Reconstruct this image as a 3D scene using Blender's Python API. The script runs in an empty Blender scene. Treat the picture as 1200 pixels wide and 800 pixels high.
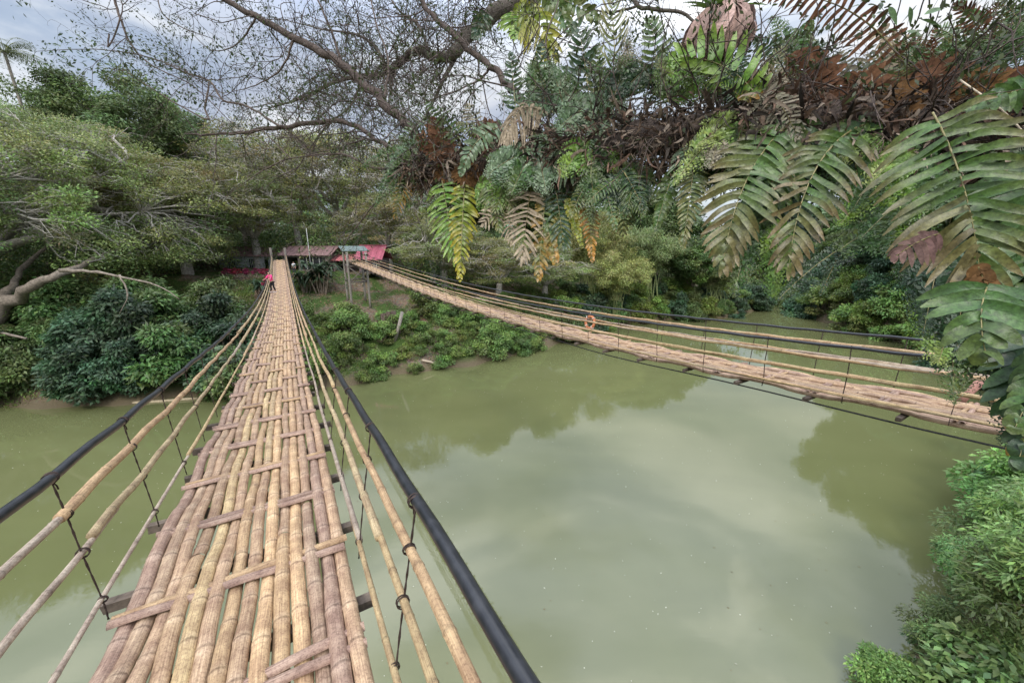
import bpy, math, random
import numpy as np
from mathutils import Vector, Matrix

SC = bpy.context.scene
COL = SC.collection
R = math.radians

# ------------------------------------------------------------------ camera
PITCH = R(13.7)
FPX = 450.0
cam_d = bpy.data.cameras.new('camera')
cam_d.sensor_width = 36.0
cam_d.lens = 13.5
cam_d.clip_start = 0.05
cam_d.clip_end = 3000
cam = bpy.data.objects.new('camera', cam_d)
cam.location = (0, 0, 0)
cam.rotation_euler = (R(90) - PITCH, 0, 0)
COL.objects.link(cam)
SC.camera = cam

# ------------------------------------------------------------------ sky and sun
SUN_EL, SUN_AZ = 44.0, 190.0        # degrees; azimuth clockwise from +Y
ZENITH = 3.4
world = bpy.data.worlds.new('World')
SC.world = world
world.use_nodes = True
nt = world.node_tree
nt.nodes.clear()
N = nt.nodes.new
Lk = nt.links.new
out = N('ShaderNodeOutputWorld')
sky = N('ShaderNodeTexSky')
sky.sky_type = 'NISHITA'
sky.sun_disc = False
sky.sun_elevation = R(SUN_EL)
sky.sun_rotation = R(SUN_AZ)
sky.air_density = 1.2
sky.dust_density = 2.0
bg1 = N('ShaderNodeBackground'); bg1.inputs[1].default_value = 0.12
Lk(sky.outputs[0], bg1.inputs[0])
tc = N('ShaderNodeTexCoord')
sep = N('ShaderNodeSeparateXYZ'); Lk(tc.outputs['Generated'], sep.inputs[0])
mp = N('ShaderNodeMapping'); mp.inputs['Scale'].default_value = (1.5, 1.5, 4.2)
mp.inputs['Rotation'].default_value = (0.15, -0.25, 0.6)
Lk(tc.outputs['Generated'], mp.inputs[0])
n1 = N('ShaderNodeTexNoise'); n1.inputs['Scale'].default_value = 1.7; n1.inputs['Detail'].default_value = 9
n1.inputs['Roughness'].default_value = 0.56; n1.inputs['Distortion'].default_value = 0.5
Lk(mp.outputs[0], n1.inputs['Vector'])
rp = N('ShaderNodeValToRGB')
e = rp.color_ramp.elements
e[0].position = 0.30; e[0].color = (0.33, 0.39, 0.52, 1)
e[1].position = 0.70; e[1].color = (0.95, 0.955, 0.97, 1)
m = rp.color_ramp.elements.new(0.48); m.color = (0.50, 0.55, 0.65, 1)
m = rp.color_ramp.elements.new(0.56); m.color = (0.73, 0.76, 0.81, 1)
Lk(n1.outputs[0], rp.inputs[0])
# an overcast sky grows brighter towards the zenith
mr = N('ShaderNodeMapRange'); mr.interpolation_type = 'SMOOTHSTEP'
mr.inputs['From Min'].default_value = 0.32; mr.inputs['From Max'].default_value = 0.74
mr.inputs['To Min'].default_value = 0.82; mr.inputs['To Max'].default_value = ZENITH
Lk(sep.outputs[2], mr.inputs['Value'])
bg2 = N('ShaderNodeBackground')
Lk(rp.outputs[0], bg2.inputs[0]); Lk(mr.outputs[0], bg2.inputs[1])
n2 = N('ShaderNodeTexNoise'); n2.inputs['Scale'].default_value = 2.1; n2.inputs['Detail'].default_value = 6
mp2 = N('ShaderNodeMapping'); mp2.inputs['Location'].default_value = (3.1, 7.7, 1.3); mp2.inputs['Scale'].default_value = (1, 1, 3)
Lk(tc.outputs['Generated'], mp2.inputs[0]); Lk(mp2.outputs[0], n2.inputs['Vector'])
r2 = N('ShaderNodeMapRange'); r2.inputs['From Min'].default_value = 0.36; r2.inputs['From Max'].default_value = 0.52
r2.inputs['To Min'].default_value = 0.55; r2.inputs['To Max'].default_value = 1.0
Lk(n2.outputs[0], r2.inputs['Value'])
mx = N('ShaderNodeMixShader')
Lk(r2.outputs[0], mx.inputs[0]); Lk(bg1.outputs[0], mx.inputs[1]); Lk(bg2.outputs[0], mx.inputs[2])
Lk(mx.outputs[0], out.inputs[0])

sun_d = bpy.data.lights.new('sun', 'SUN')
sun_d.energy = 1.5
sun_d.angle = R(14)
sun_d.color = (1.0, 0.94, 0.84)
sun = bpy.data.objects.new('sun', sun_d)
az = R(SUN_AZ)
sd = Vector((math.sin(az) * math.cos(R(SUN_EL)), math.cos(az) * math.cos(R(SUN_EL)), math.sin(R(SUN_EL))))
sun.rotation_euler = sd.to_track_quat('Z', 'Y').to_euler()
COL.objects.link(sun)

SC.view_settings.view_transform = 'Standard'
SC.view_settings.look = 'None'
SC.view_settings.exposure = 0.5
SC.view_settings.gamma = 1.0
SC.render.engine = 'CYCLES'
SC.cycles.use_denoising = True
SC.cycles.max_bounces = 6
SC.cycles.diffuse_bounces = 3
SC.cycles.glossy_bounces = 3
SC.cycles.transmission_bounces = 4
SC.cycles.transparent_max_bounces = 6

WATER_Z = -12.0

def P(px, py, zc):
    """Point at depth zc along the line of sight through a place in the photograph (1200 x 800)."""
    xc = (px - 600) / FPX * zc
    yc = (py - 400) / FPX * zc
    return np.array([xc, zc * math.cos(PITCH) - yc * math.sin(PITCH), -zc * math.sin(PITCH) - yc * math.cos(PITCH)])

# river coordinates: s along the bridges (towards the far bank), t upstream (to the right)
AX = np.array([-0.503, 0.864]); CX = np.array([0.864, 0.503]); O2 = np.array([-0.53, 0.0])
def to_st(x, y):
    x = np.asarray(x, float) + 0.53; y = np.asarray(y, float)
    return x * AX[0] + y * AX[1], x * CX[0] + y * CX[1]
def from_st(s, t):
    return O2[0] + s * AX[0] + t * CX[0], O2[1] + s * AX[1] + t * CX[1]
FT = [-400, -80, -40, -20, -9, 4.5, 15, 26, 36, 48, 58, 68, 80, 93, 108, 400]
FS = [90, 62, 50, 43.1, 38.8, 35.4, 35.5, 36.7, 41, 43.9, 41.0, 38.2, 41, 47, 55, 150]
NT_ = [-400, -60, -20, 0, 20, 40, 50, 60, 67, 71.5, 82, 93, 108, 400]
NS_ = [-20, -4, -1.0, -0.2, 1.0, 2.2, 5.5, 9, 12.8, 22, 33, 40, 57, 156]
FD = [-60, -3, 0, 0.5, 1.5, 4, 8, 12, 15, 19, 23, 30, 60, 100, 200, 600]
FZ = [-15, -14, -12.1, -11.5, -10.9, -9.7, -8.0, -6.5, -5.9, -5.5, -3.7, -3.2, 1.0, 6, 10, 14]
ND = [-60, -3, 0, 0.7, 2, 5, 9, 14, 40, 120, 600]
NZ = [-15, -14, -12.1, -11.2, -9.8, -6.3, -3.6, -2.8, -1.5, 1, 6]
def ground(x, y):
    s, t = to_st(x, y)
    wob = 0.55 * np.sin(t * 0.41 + 1) + 0.35 * np.sin(t * 1.13 + 2.1)
    df = s - np.interp(t, FT, FS) + wob
    dn = np.interp(t, NT_, NS_) - s + wob
    z = np.maximum(np.interp(df, FD, FZ), np.interp(dn, ND, NZ))
    land = np.clip((np.maximum(df, dn) - 1) / 4, 0, 1)
    z = z + land * (0.22 * np.sin(x * 0.9 + 1.3 * np.sin(y * 0.31)) * np.cos(y * 0.77) + 0.12 * np.sin(x * 2.3 + y * 1.7))
    return z
def gz(x, y): return float(ground(np.array(x), np.array(y)))

# ------------------------------------------------------------------ scene graph helpers
def tag(o, label=None, cat=None, group=None, kind=None):
    if label: o['label'] = label
    if cat: o['category'] = cat
    if group: o['group'] = group
    if kind: o['kind'] = kind
    return o
def empty(name, loc=(0, 0, 0), rz=0.0, label=None, cat=None, group=None, scale=1.0):
    o = bpy.data.objects.new(name, None)
    o.location = [float(v) for v in loc]; o.rotation_euler = (0, 0, rz)
    o.scale = (scale,) * 3 if not hasattr(scale, '__len__') else scale
    o.empty_display_size = 0.3
    COL.objects.link(o)
    return tag(o, label, cat, group)
def link_mesh(name, me, parent=None, smooth=None):
    o = bpy.data.objects.new(name, me)
    COL.objects.link(o)
    if parent is not None: o.parent = parent
    return o

class MB:
    """Collects vertices, quads, triangles, colours and uv, and builds one mesh."""
    def __init__(self):
        self.V = []; self.Q = []; self.T = []; self.C = []; self.U = []; self.n = 0
    def add(self, V, Q=None, T=None, col=None, uv=None):
        V = np.asarray(V, float).reshape(-1, 3); k = len(V)
        self.V.append(V)
        if Q is not None and len(Q): self.Q.append(np.asarray(Q, int).reshape(-1, 4) + self.n)
        if T is not None and len(T): self.T.append(np.asarray(T, int).reshape(-1, 3) + self.n)
        if col is None: col = (0.5, 0.5, 0.5)
        col = np.asarray(col, float)
        if col.ndim == 1: col = np.tile(col[:3], (k, 1))
        self.C.append(col[:, :3])
        if uv is None: uv = np.zeros((k, 2))
        self.U.append(np.asarray(uv, float).reshape(-1, 2))
        self.n += k
    def mesh(self, name, mat, smooth=True):
        V = np.concatenate(self.V); C = np.concatenate(self.C); U = np.concatenate(self.U)
        Q = np.concatenate(self.Q) if self.Q else np.zeros((0, 4), int)
        T = np.concatenate(self.T) if self.T else np.zeros((0, 3), int)
        me = bpy.data.meshes.new(name)
        me.vertices.add(len(V)); me.vertices.foreach_set('co', V.astype(np.float32).ravel())
        nl = len(Q) * 4 + len(T) * 3
        me.loops.add(nl)
        li = np.concatenate([Q.ravel(), T.ravel()]).astype(np.int32)
        me.loops.foreach_set('vertex_index', li)
        me.polygons.add(len(Q) + len(T))
        ls = np.concatenate([np.arange(len(Q)) * 4, len(Q) * 4 + np.arange(len(T)) * 3]).astype(np.int32)
        me.polygons.foreach_set('loop_start', ls)
        me.polygons.foreach_set('use_smooth', np.full(len(ls), smooth, dtype=bool))
        me.update(calc_edges=True)
        a = me.color_attributes.new('Col', 'FLOAT_COLOR', 'POINT')
        a.data.foreach_set('color', np.concatenate([C, np.ones((len(C), 1))], 1).astype(np.float32).ravel())
        uvl = me.uv_layers.new(name='UVMap')
        uvl.data.foreach_set('uv', U[li].astype(np.float32).ravel())
        me.materials.append(mat)
        return me
    def build(self, name, mat, parent=None, smooth=True):
        return link_mesh(name, self.mesh(name, mat, smooth), parent)
    # shapes
    def box(self, c, h, col=(0.5, 0.5, 0.5), M=None, jit=0.0):
        c = np.asarray(c, float); h = np.asarray(h, float)
        s = np.array([[-1, -1, -1], [1, -1, -1], [1, 1, -1], [-1, 1, -1], [-1, -1, 1], [1, -1, 1], [1, 1, 1], [-1, 1, 1]], float)
        V = s * h
        if jit: V = V + np.random.RandomState(int(abs(c[0] * 977 + c[1] * 131) * 10) % 99999).uniform(-jit, jit, V.shape)
        if M is not None: V = V @ np.asarray(M, float).T
        self.add(V + c, [[0, 3, 2, 1], [4, 5, 6, 7], [0, 1, 5, 4], [1, 2, 6, 5], [2, 3, 7, 6], [3, 0, 4, 7]], col=col)
    def tube(self, pts, rad, k=8, col=(0.5, 0.5, 0.5), cap=True, v0=0.0):
        pts = np.asarray(pts, float); n = len(pts)
        rad = np.broadcast_to(np.asarray(rad, float), (n,))
        d = np.gradient(pts, axis=0); d /= np.linalg.norm(d, axis=1)[:, None] + 1e-9
        up = np.array([0, 0, 1.0]) if abs(d[0, 2]) < 0.9 else np.array([1.0, 0, 0])
        A = np.zeros((n, 3)); B = np.zeros((n, 3))
        a = np.cross(d[0], up); a /= np.linalg.norm(a)
        for i in range(n):
            a = a - d[i] * np.dot(a, d[i]); a /= np.linalg.norm(a) + 1e-9
            A[i] = a; B[i] = np.cross(d[i], a)
        th = np.arange(k) / k * 2 * np.pi
        V = pts[:, None] + rad[:, None, None] * (np.cos(th)[None, :, None] * A[:, None] + np.sin(th)[None, :, None] * B[:, None])
        L = np.concatenate([[0], np.cumsum(np.linalg.norm(np.diff(pts, axis=0), axis=1))]) + v0
        uv = np.stack([np.tile(np.abs(th / np.pi - 1), (n, 1)), np.repeat(L[:, None], k, 1)], -1)
        i = np.arange(n - 1)[:, None] * k; j = np.arange(k)[None]; j2 = (j + 1) % k
        Q = np.stack([i + j, i + j2, i + k + j2, i + k + j], -1).reshape(-1, 4)
        if not isinstance(col, tuple) and np.ndim(col) == 2: c = np.repeat(col, k, 0)
        else: c = np.tile(np.asarray(col, float), (n * k, 1))
        V = V.reshape(-1, 3); uv = uv.reshape(-1, 2)
        T = None
        if cap:
            V = np.concatenate([V, pts[:1], pts[-1:]]); uv = np.concatenate([uv, [[0, L[0]], [0, L[-1]]]])
            c = np.concatenate([c, c[:1] * 0.8, c[-1:] * 0.8])
            jj = np.arange(k); m0 = n * k; b = (n - 1) * k
            T = np.concatenate([np.stack([np.full(k, m0), (jj + 1) % k, jj], 1), np.stack([np.full(k, m0 + 1), b + jj, b + (jj + 1) % k], 1)])
        self.add(V, Q, T, c, uv)

def smooth_path(pts, n=None, sub=6):
    """Catmull-Rom through points (any number of columns)."""
    p = np.asarray(pts, float)
    p = np.concatenate([[2 * p[0] - p[1]], p, [2 * p[-1] - p[-2]]])
    o = []
    for i in range(1, len(p) - 2):
        for u in np.arange(sub) / sub:
            a, b, c, d = p[i - 1], p[i], p[i + 1], p[i + 2]
            o.append(0.5 * (2 * b + (c - a) * u + (2 * a - 5 * b + 4 * c - d) * u * u + (3 * b - a - 3 * c + d) * u ** 3))
    o.append(p[-2])
    return np.array(o)

# ------------------------------------------------------------------ materials
def newmat(name):
    m = bpy.data.materials.new(name); m.use_nodes = True
    t = m.node_tree; t.nodes.clear()
    o = t.nodes.new('ShaderNodeOutputMaterial')
    b = t.nodes.new('ShaderNodeBsdfPrincipled')
    t.links.new(b.outputs[0], o.inputs[0])
    return m, t, b, o
def nd(t, typ, **kw):
    n = t.nodes.new(typ)
    for k, v in kw.items():
        if k in n.inputs: n.inputs[k].default_value = v
        else: setattr(n, k, v)
    return n
def mul_color(t, a, b, fac=1.0):
    m = t.nodes.new('ShaderNodeMix'); m.data_type = 'RGBA'; m.blend_type = 'MULTIPLY'
    m.inputs[0].default_value = fac
    t.links.new(a, m.inputs[6]); t.links.new(b, m.inputs[7])
    return m.outputs[2]
def bump(t, b, h, strength=0.3, dist=0.01):
    n = nd(t, 'ShaderNodeBump', Strength=strength, Distance=dist)
    t.links.new(h, n.inputs['Height']); t.links.new(n.outputs[0], b.inputs['Normal'])
def attr_mat(name, rough=0.7, spec=0.3, noise=None, lo=0.6, hi=1.3, bumpv=0.0, bdist=0.01, coord='Object', objvar=0.0, transl=0.0, mapscale=None, p0=0.3, p1=0.7):
    m, t, b, o = newmat(name)
    a = nd(t, 'ShaderNodeAttribute', attribute_name='Col')
    c = a.outputs[0]
    if noise:
        tcn = t.nodes.new('ShaderNodeTexCoord'); src = tcn.outputs[coord]
        if mapscale:
            mpn = t.nodes.new('ShaderNodeMapping'); mpn.inputs['Scale'].default_value = mapscale
            t.links.new(src, mpn.inputs[0]); src = mpn.outputs[0]
        nz = nd(t, 'ShaderNodeTexNoise', Scale=noise, Detail=6.0, Roughness=0.65)
        t.links.new(src, nz.inputs['Vector'])
        r = nd(t, 'ShaderNodeValToRGB')
        r.color_ramp.elements[0].position = p0; r.color_ramp.elements[0].color = (lo, lo, lo, 1)
        r.color_ramp.elements[1].position = p1; r.color_ramp.elements[1].color = (hi, hi, hi, 1)
        t.links.new(nz.outputs[0], r.inputs[0])
        c = mul_color(t, c, r.outputs[0])
        if bumpv: bump(t, b, nz.outputs[0], bumpv, bdist)
    if objvar:
        oi = t.nodes.new('ShaderNodeObjectInfo')
        hs = t.nodes.new('ShaderNodeHueSaturation')
        r1 = nd(t, 'ShaderNodeMapRange'); r1.inputs['To Min'].default_value = 1 - objvar; r1.inputs['To Max'].default_value = 1 + objvar
        t.links.new(oi.outputs['Random'], r1.inputs['Value']); t.links.new(r1.outputs[0], hs.inputs['Value'])
        r3 = nd(t, 'ShaderNodeMapRange'); r3.inputs['To Min'].default_value = 0.468; r3.inputs['To Max'].default_value = 0.508
        t.links.new(oi.outputs['Random'], r3.inputs['Value']); t.links.new(r3.outputs[0], hs.inputs['Hue'])
        t.links.new(c, hs.inputs['Color']); c = hs.outputs[0]
    t.links.new(c, b.inputs['Base Color'])
    b.inputs['Roughness'].default_value = rough
    b.inputs['Specular IOR Level'].default_value = spec
    if transl:
        tr = t.nodes.new('ShaderNodeBsdfTranslucent'); t.links.new(c, tr.inputs[0])
        ms = t.nodes.new('ShaderNodeMixShader'); ms.inputs[0].default_value = transl
        t.links.new(b.outputs[0], ms.inputs[1]); t.links.new(tr.outputs[0], ms.inputs[2]); t.links.new(ms.outputs[0], o.inputs[0])
    return m
M_LEAF = attr_mat('leaf', rough=0.48, spec=0.4, objvar=0.24, transl=0.35)
M_FERN = attr_mat('fern_leaf', rough=0.33, spec=0.45, noise=55, lo=0.50, hi=1.45, p0=.32, p1=.70, bumpv=0.6, bdist=0.005, transl=0.16)
M_DRY = attr_mat('dry_frond', rough=0.85, spec=0.15, noise=45, lo=0.5, hi=1.4, bumpv=0.5, bdist=0.006, transl=0.1)
M_BARK = attr_mat('bark', rough=0.95, spec=0.1, noise=6, lo=0.45, hi=1.45, bumpv=0.9, bdist=0.03)
M_BARK_NEAR = attr_mat('mossy_bark', rough=0.95, spec=0.1, noise=26, lo=0.35, hi=1.6, bumpv=1.0, bdist=0.02)
M_WOOD = attr_mat('weathered_wood', rough=0.9, spec=0.15, noise=14, lo=0.45, hi=1.35, bumpv=0.6, bdist=0.006)
M_PAINT = attr_mat('painted_surface', rough=0.7, spec=0.3, noise=2.5, lo=0.75, hi=1.15, bumpv=0.1, bdist=0.01)
M_CLOTH = attr_mat('cloth', rough=0.9, spec=0.1, noise=30, lo=0.8, hi=1.15)
M_WIRE = attr_mat('rusty_wire', rough=0.75, spec=0.3, noise=60, lo=0.4, hi=1.6, bumpv=0.5, bdist=0.002)

def bamboo_mat():
    m, t, b, o = newmat('weathered_bamboo')
    a = nd(t, 'ShaderNodeAttribute', attribute_name='Col')
    uv = t.nodes.new('ShaderNodeTexCoord')
    mp = t.nodes.new('ShaderNodeMapping'); mp.inputs['Scale'].default_value = (9.0, 1.6, 1)
    t.links.new(uv.outputs['UV'], mp.inputs[0])
    n1 = nd(t, 'ShaderNodeTexNoise', Scale=2.2, Detail=8.0, Roughness=0.7); t.links.new(mp.outputs[0], n1.inputs['Vector'])
    r1 = nd(t, 'ShaderNodeValToRGB')
    r1.color_ramp.elements[0].position = 0.34; r1.color_ramp.elements[0].color = (0.50, 0.44, 0.40, 1)
    r1.color_ramp.elements[1].position = 0.60; r1.color_ramp.elements[1].color = (1.15, 1.13, 1.1, 1)
    t.links.new(n1.outputs[0], r1.inputs[0])
    # wear blotches and lichen flecks
    n2 = nd(t, 'ShaderNodeTexNoise', Scale=9.0, Detail=5.0, Roughness=0.6); t.links.new(uv.outputs['Object'], n2.inputs['Vector'])
    r2 = nd(t, 'ShaderNodeValToRGB')
    r2.color_ramp.elements[0].position = 0.36; r2.color_ramp.elements[0].color = (0.72, 0.66, 0.66, 1)
    r2.color_ramp.elements[1].position = 0.62; r2.color_ramp.elements[1].color = (1.1, 1.1, 1.08, 1)
    t.links.new(n2.outputs[0], r2.inputs[0])
    n3 = nd(t, 'ShaderNodeTexNoise', Scale=85.0, Detail=4.0, Roughness=0.7); t.links.new(uv.outputs['Object'], n3.inputs['Vector'])
    r3 = nd(t, 'ShaderNodeValToRGB')
    r3.color_ramp.elements[0].position = 0.38; r3.color_ramp.elements[0].color = (0.55, 0.5, 0.5, 1)
    r3.color_ramp.elements[1].position = 0.52; r3.color_ramp.elements[1].color = (1.08, 1.08, 1.08, 1)
    t.links.new(n3.outputs[0], r3.inputs[0])
    c = mul_color(t, a.outputs[0], r1.outputs[0], 0.9); c = mul_color(t, c, r2.outputs[0]); c = mul_color(t, c, r3.outputs[0], 0.7)
    t.links.new(c, b.inputs['Base Color'])
    b.inputs['Roughness'].default_value = 0.62; b.inputs['Specular IOR Level'].default_value = 0.3
    ad = t.nodes.new('ShaderNodeMath'); ad.operation = 'ADD'
    t.links.new(n1.outputs[0], ad.inputs[0]); t.links.new(n3.outputs[0], ad.inputs[1])
    bump(t, b, ad.outputs[0], 0.5, 0.004)
    return m
M_BAM = bamboo_mat()

def pipe_mat():
    m, t, b, o = newmat('black_pipe')
    tcn = t.nodes.new('ShaderNodeTexCoord')
    n = nd(t, 'ShaderNodeTexNoise', Scale=22.0, Detail=6.0); t.links.new(tcn.outputs['Object'], n.inputs['Vector'])
    r = nd(t, 'ShaderNodeValToRGB'); r.color_ramp.elements[0].color = (0.012, 0.013, 0.016, 1); r.color_ramp.elements[1].color = (0.026, 0.027, 0.031, 1)
    r.color_ramp.elements[0].position = 0.42; r.color_ramp.elements[1].position = 0.7
    t.links.new(n.outputs[0], r.inputs[0]); t.links.new(r.outputs[0], b.inputs['Base Color'])
    r2 = nd(t, 'ShaderNodeMapRange'); r2.inputs['To Min'].default_value = 0.2; r2.inputs['To Max'].default_value = 0.5
    t.links.new(n.outputs[0], r2.inputs['Value']); t.links.new(r2.outputs[0], b.inputs['Roughness'])
    return m
M_PIPE = pipe_mat()

def ground_mat():
    m, t, b, o = newmat('river_bank_soil')
    tcn = t.nodes.new('ShaderNodeTexCoord'); geo = t.nodes.new('ShaderNodeNewGeometry')
    n1 = nd(t, 'ShaderNodeTexNoise', Scale=0.28, Detail=7.0, Roughness=0.65); t.links.new(tcn.outputs['Object'], n1.inputs['Vector'])
    n2 = nd(t, 'ShaderNodeTexNoise', Scale=5.5, Detail=7.0, Roughness=0.75); t.links.new(tcn.outputs['Object'], n2.inputs['Vector'])
    v = nd(t, 'ShaderNodeTexVoronoi', Scale=7.0); t.links.new(tcn.outputs['Object'], v.inputs['Vector'])
    soil = nd(t, 'ShaderNodeValToRGB')
    soil.color_ramp.elements[0].position = 0.35; soil.color_ramp.elements[0].color = (0.075, 0.055, 0.038, 1)
    soil.color_ramp.elements[1].position = 0.65; soil.color_ramp.elements[1].color = (0.30, 0.235, 0.165, 1)
    t.links.new(n2.outputs[0], soil.inputs[0])
    lit = mul_color(t, soil.outputs[0], v.outputs['Color'], 0.35)
    grass = nd(t, 'ShaderNodeValToRGB')
    grass.color_ramp.elements[0].position = 0.3; grass.color_ramp.elements[0].color = (0.02, 0.04, 0.012, 1)
    grass.color_ramp.elements[1].position = 0.7; grass.color_ramp.elements[1].color = (0.09, 0.14, 0.035, 1)
    t.links.new(n2.outputs[0], grass.inputs[0])
    mk = nd(t, 'ShaderNodeValToRGB'); mk.color_ramp.elements[0].position = 0.44; mk.color_ramp.elements[1].position = 0.54
    t.links.new(n1.outputs[0], mk.inputs[0])
    mxn = t.nodes.new('ShaderNodeMix'); mxn.data_type = 'RGBA'
    t.links.new(mk.outputs[0], mxn.inputs[0]); t.links.new(lit, mxn.inputs[6]); t.links.new(grass.outputs[0], mxn.inputs[7])
    # mud at the waterline
    sp = t.nodes.new('ShaderNodeSeparateXYZ'); t.links.new(geo.outputs['Position'], sp.inputs[0])
    mrn = nd(t, 'ShaderNodeMapRange'); mrn.inputs['From Min'].default_value = WATER_Z + 0.9; mrn.inputs['From Max'].default_value = WATER_Z + 0.3
    t.links.new(sp.outputs[2], mrn.inputs['Value'])
    mud = t.nodes.new('ShaderNodeMix'); mud.data_type = 'RGBA'; mud.inputs[7].default_value = (0.13, 0.105, 0.065, 1)
    t.links.new(mrn.outputs[0], mud.inputs[0]); t.links.new(mxn.outputs[2], mud.inputs[6])
    t.links.new(mud.outputs[2], b.inputs['Base Color'])
    b.inputs['Roughness'].default_value = 0.95; b.inputs['Specular IOR Level'].default_value = 0.1
    bump(t, b, n2.outputs[0], 1.0, 0.12)
    return m

def water_mat():
    m, t, b, o = newmat('murky_green_water')
    tcn = t.nodes.new('ShaderNodeTexCoord')
    mp = t.nodes.new('ShaderNodeMapping'); mp.inputs['Rotation'].default_value = (0, 0, R(30)); mp.inputs['Scale'].default_value = (0.35, 1.0, 1)
    t.links.new(tcn.outputs['Object'], mp.inputs[0])
    n1 = nd(t, 'ShaderNodeTexNoise', Scale=0.09, Detail=5.0, Distortion=1.2); t.links.new(mp.outputs[0], n1.inputs['Vector'])
    r = nd(t, 'ShaderNodeValToRGB')
    r.color_ramp.elements[0].position = 0.35; r.color_ramp.elements[0].color = (0.102, 0.110, 0.045, 1)
    r.color_ramp.elements[1].position = 0.68; r.color_ramp.elements[1].color = (0.128, 0.136, 0.058, 1)
    t.links.new(n1.outputs[0], r.inputs[0]); t.links.new(r.outputs[0], b.inputs['Base Color'])
    b.inputs['Roughness'].default_value = 0.0; b.inputs['IOR'].default_value = 1.58
    b.inputs['Specular IOR Level'].default_value = 0.5
    n2 = nd(t, 'ShaderNodeTexNoise', Scale=3.2, Detail=5.0, Roughness=0.6, Distortion=0.6); t.links.new(mp.outputs[0], n2.inputs['Vector'])
    bump(t, b, n2.outputs[0], 0.05, 0.02)
    return m

# ------------------------------------------------------------------ terrain and water
def build_terrain():
    u = np.linspace(-1, 1, 260)
    w = 95 * u + 500 * np.sign(u) * np.abs(u) ** 6
    X, Y = np.meshgrid(w, w + 30, indexing='ij')
    Z = ground(X, Y)
    n = len(u)
    V = np.stack([X, Y, Z], -1).reshape(-1, 3)
    i = np.arange(n - 1)[:, None] * n + np.arange(n - 1)[None]
    Q = np.stack([i, i + n, i + n + 1, i + 1], -1).reshape(-1, 4)
    mb = MB(); mb.add(V, Q)
    o = mb.build('ground', ground_mat()); tag(o, kind='structure')
    mb = MB(); S = 700
    mb.add([[-S, -S, WATER_Z], [S, -S, WATER_Z], [S, S, WATER_Z], [-S, S, WATER_Z]], [[0, 1, 2, 3]])
    o = mb.build('water', water_mat(), smooth=False); tag(o, kind='structure')
build_terrain()

# ------------------------------------------------------------------ bamboo bridges
class Frame:
    def __init__(self, o, a, zf):
        self.o = np.array(o, float); self.a = np.array(a, float); self.a /= np.linalg.norm(self.a)
        self.c = np.array([self.a[1], -self.a[0]]); self.zf = zf
    def pt(self, s, off, dz):
        s = np.asarray(s, float); off = np.broadcast_to(off, s.shape); dz = np.broadcast_to(dz, s.shape)
        xy = self.o + s[..., None] * self.a + np.asarray(off)[..., None] * self.c
        return np.concatenate([xy, (self.zf(s) + dz)[..., None]], -1)

def z_left(s):
    y = np.asarray(s, float) * 0.864
    return 0.0027 * (y - 22) ** 2 - 3.1
_ry = np.array([-4, 0, 5.65, 7.7, 9.7, 15, 19, 23.8, 30, 38, 47, 50]); _rz = np.array([-1.5, -1.85, -2.38, -2.6, -2.78, -2.92, -2.85, -2.66, -2.42, -2.0, -1.45, -1.25])
_rc = np.polyfit(_ry, _rz, 5)
def z_right(s):
    y = np.asarray(s, float) * 0.852 + .3
    return np.polyval(_rc, y) + 0.07 * np.clip((30 - y) / 15, 0, 1)
FL = Frame((-0.53, 0), (-0.503, 0.864), z_left)
FR = Frame((9.50, 0.30), (-28.70, 46.70), z_right)

def adaptive(s0, s1, fine, fineto, mid, midto, coarse):
    a = [np.arange(s0, min(fineto, s1), fine)]
    if s1 > fineto: a.append(np.arange(fineto, min(midto, s1), mid))
    if s1 > midto: a.append(np.arange(midto, s1, coarse))
    return np.append(np.concatenate(a), s1)

TAN = np.array([0.51, 0.365, 0.215]); MAUVE = np.array([0.355, 0.255, 0.20]); GREYB = np.array([0.42, 0.36, 0.29]); STRAW = np.array([0.54, 0.42, 0.235])

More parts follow.
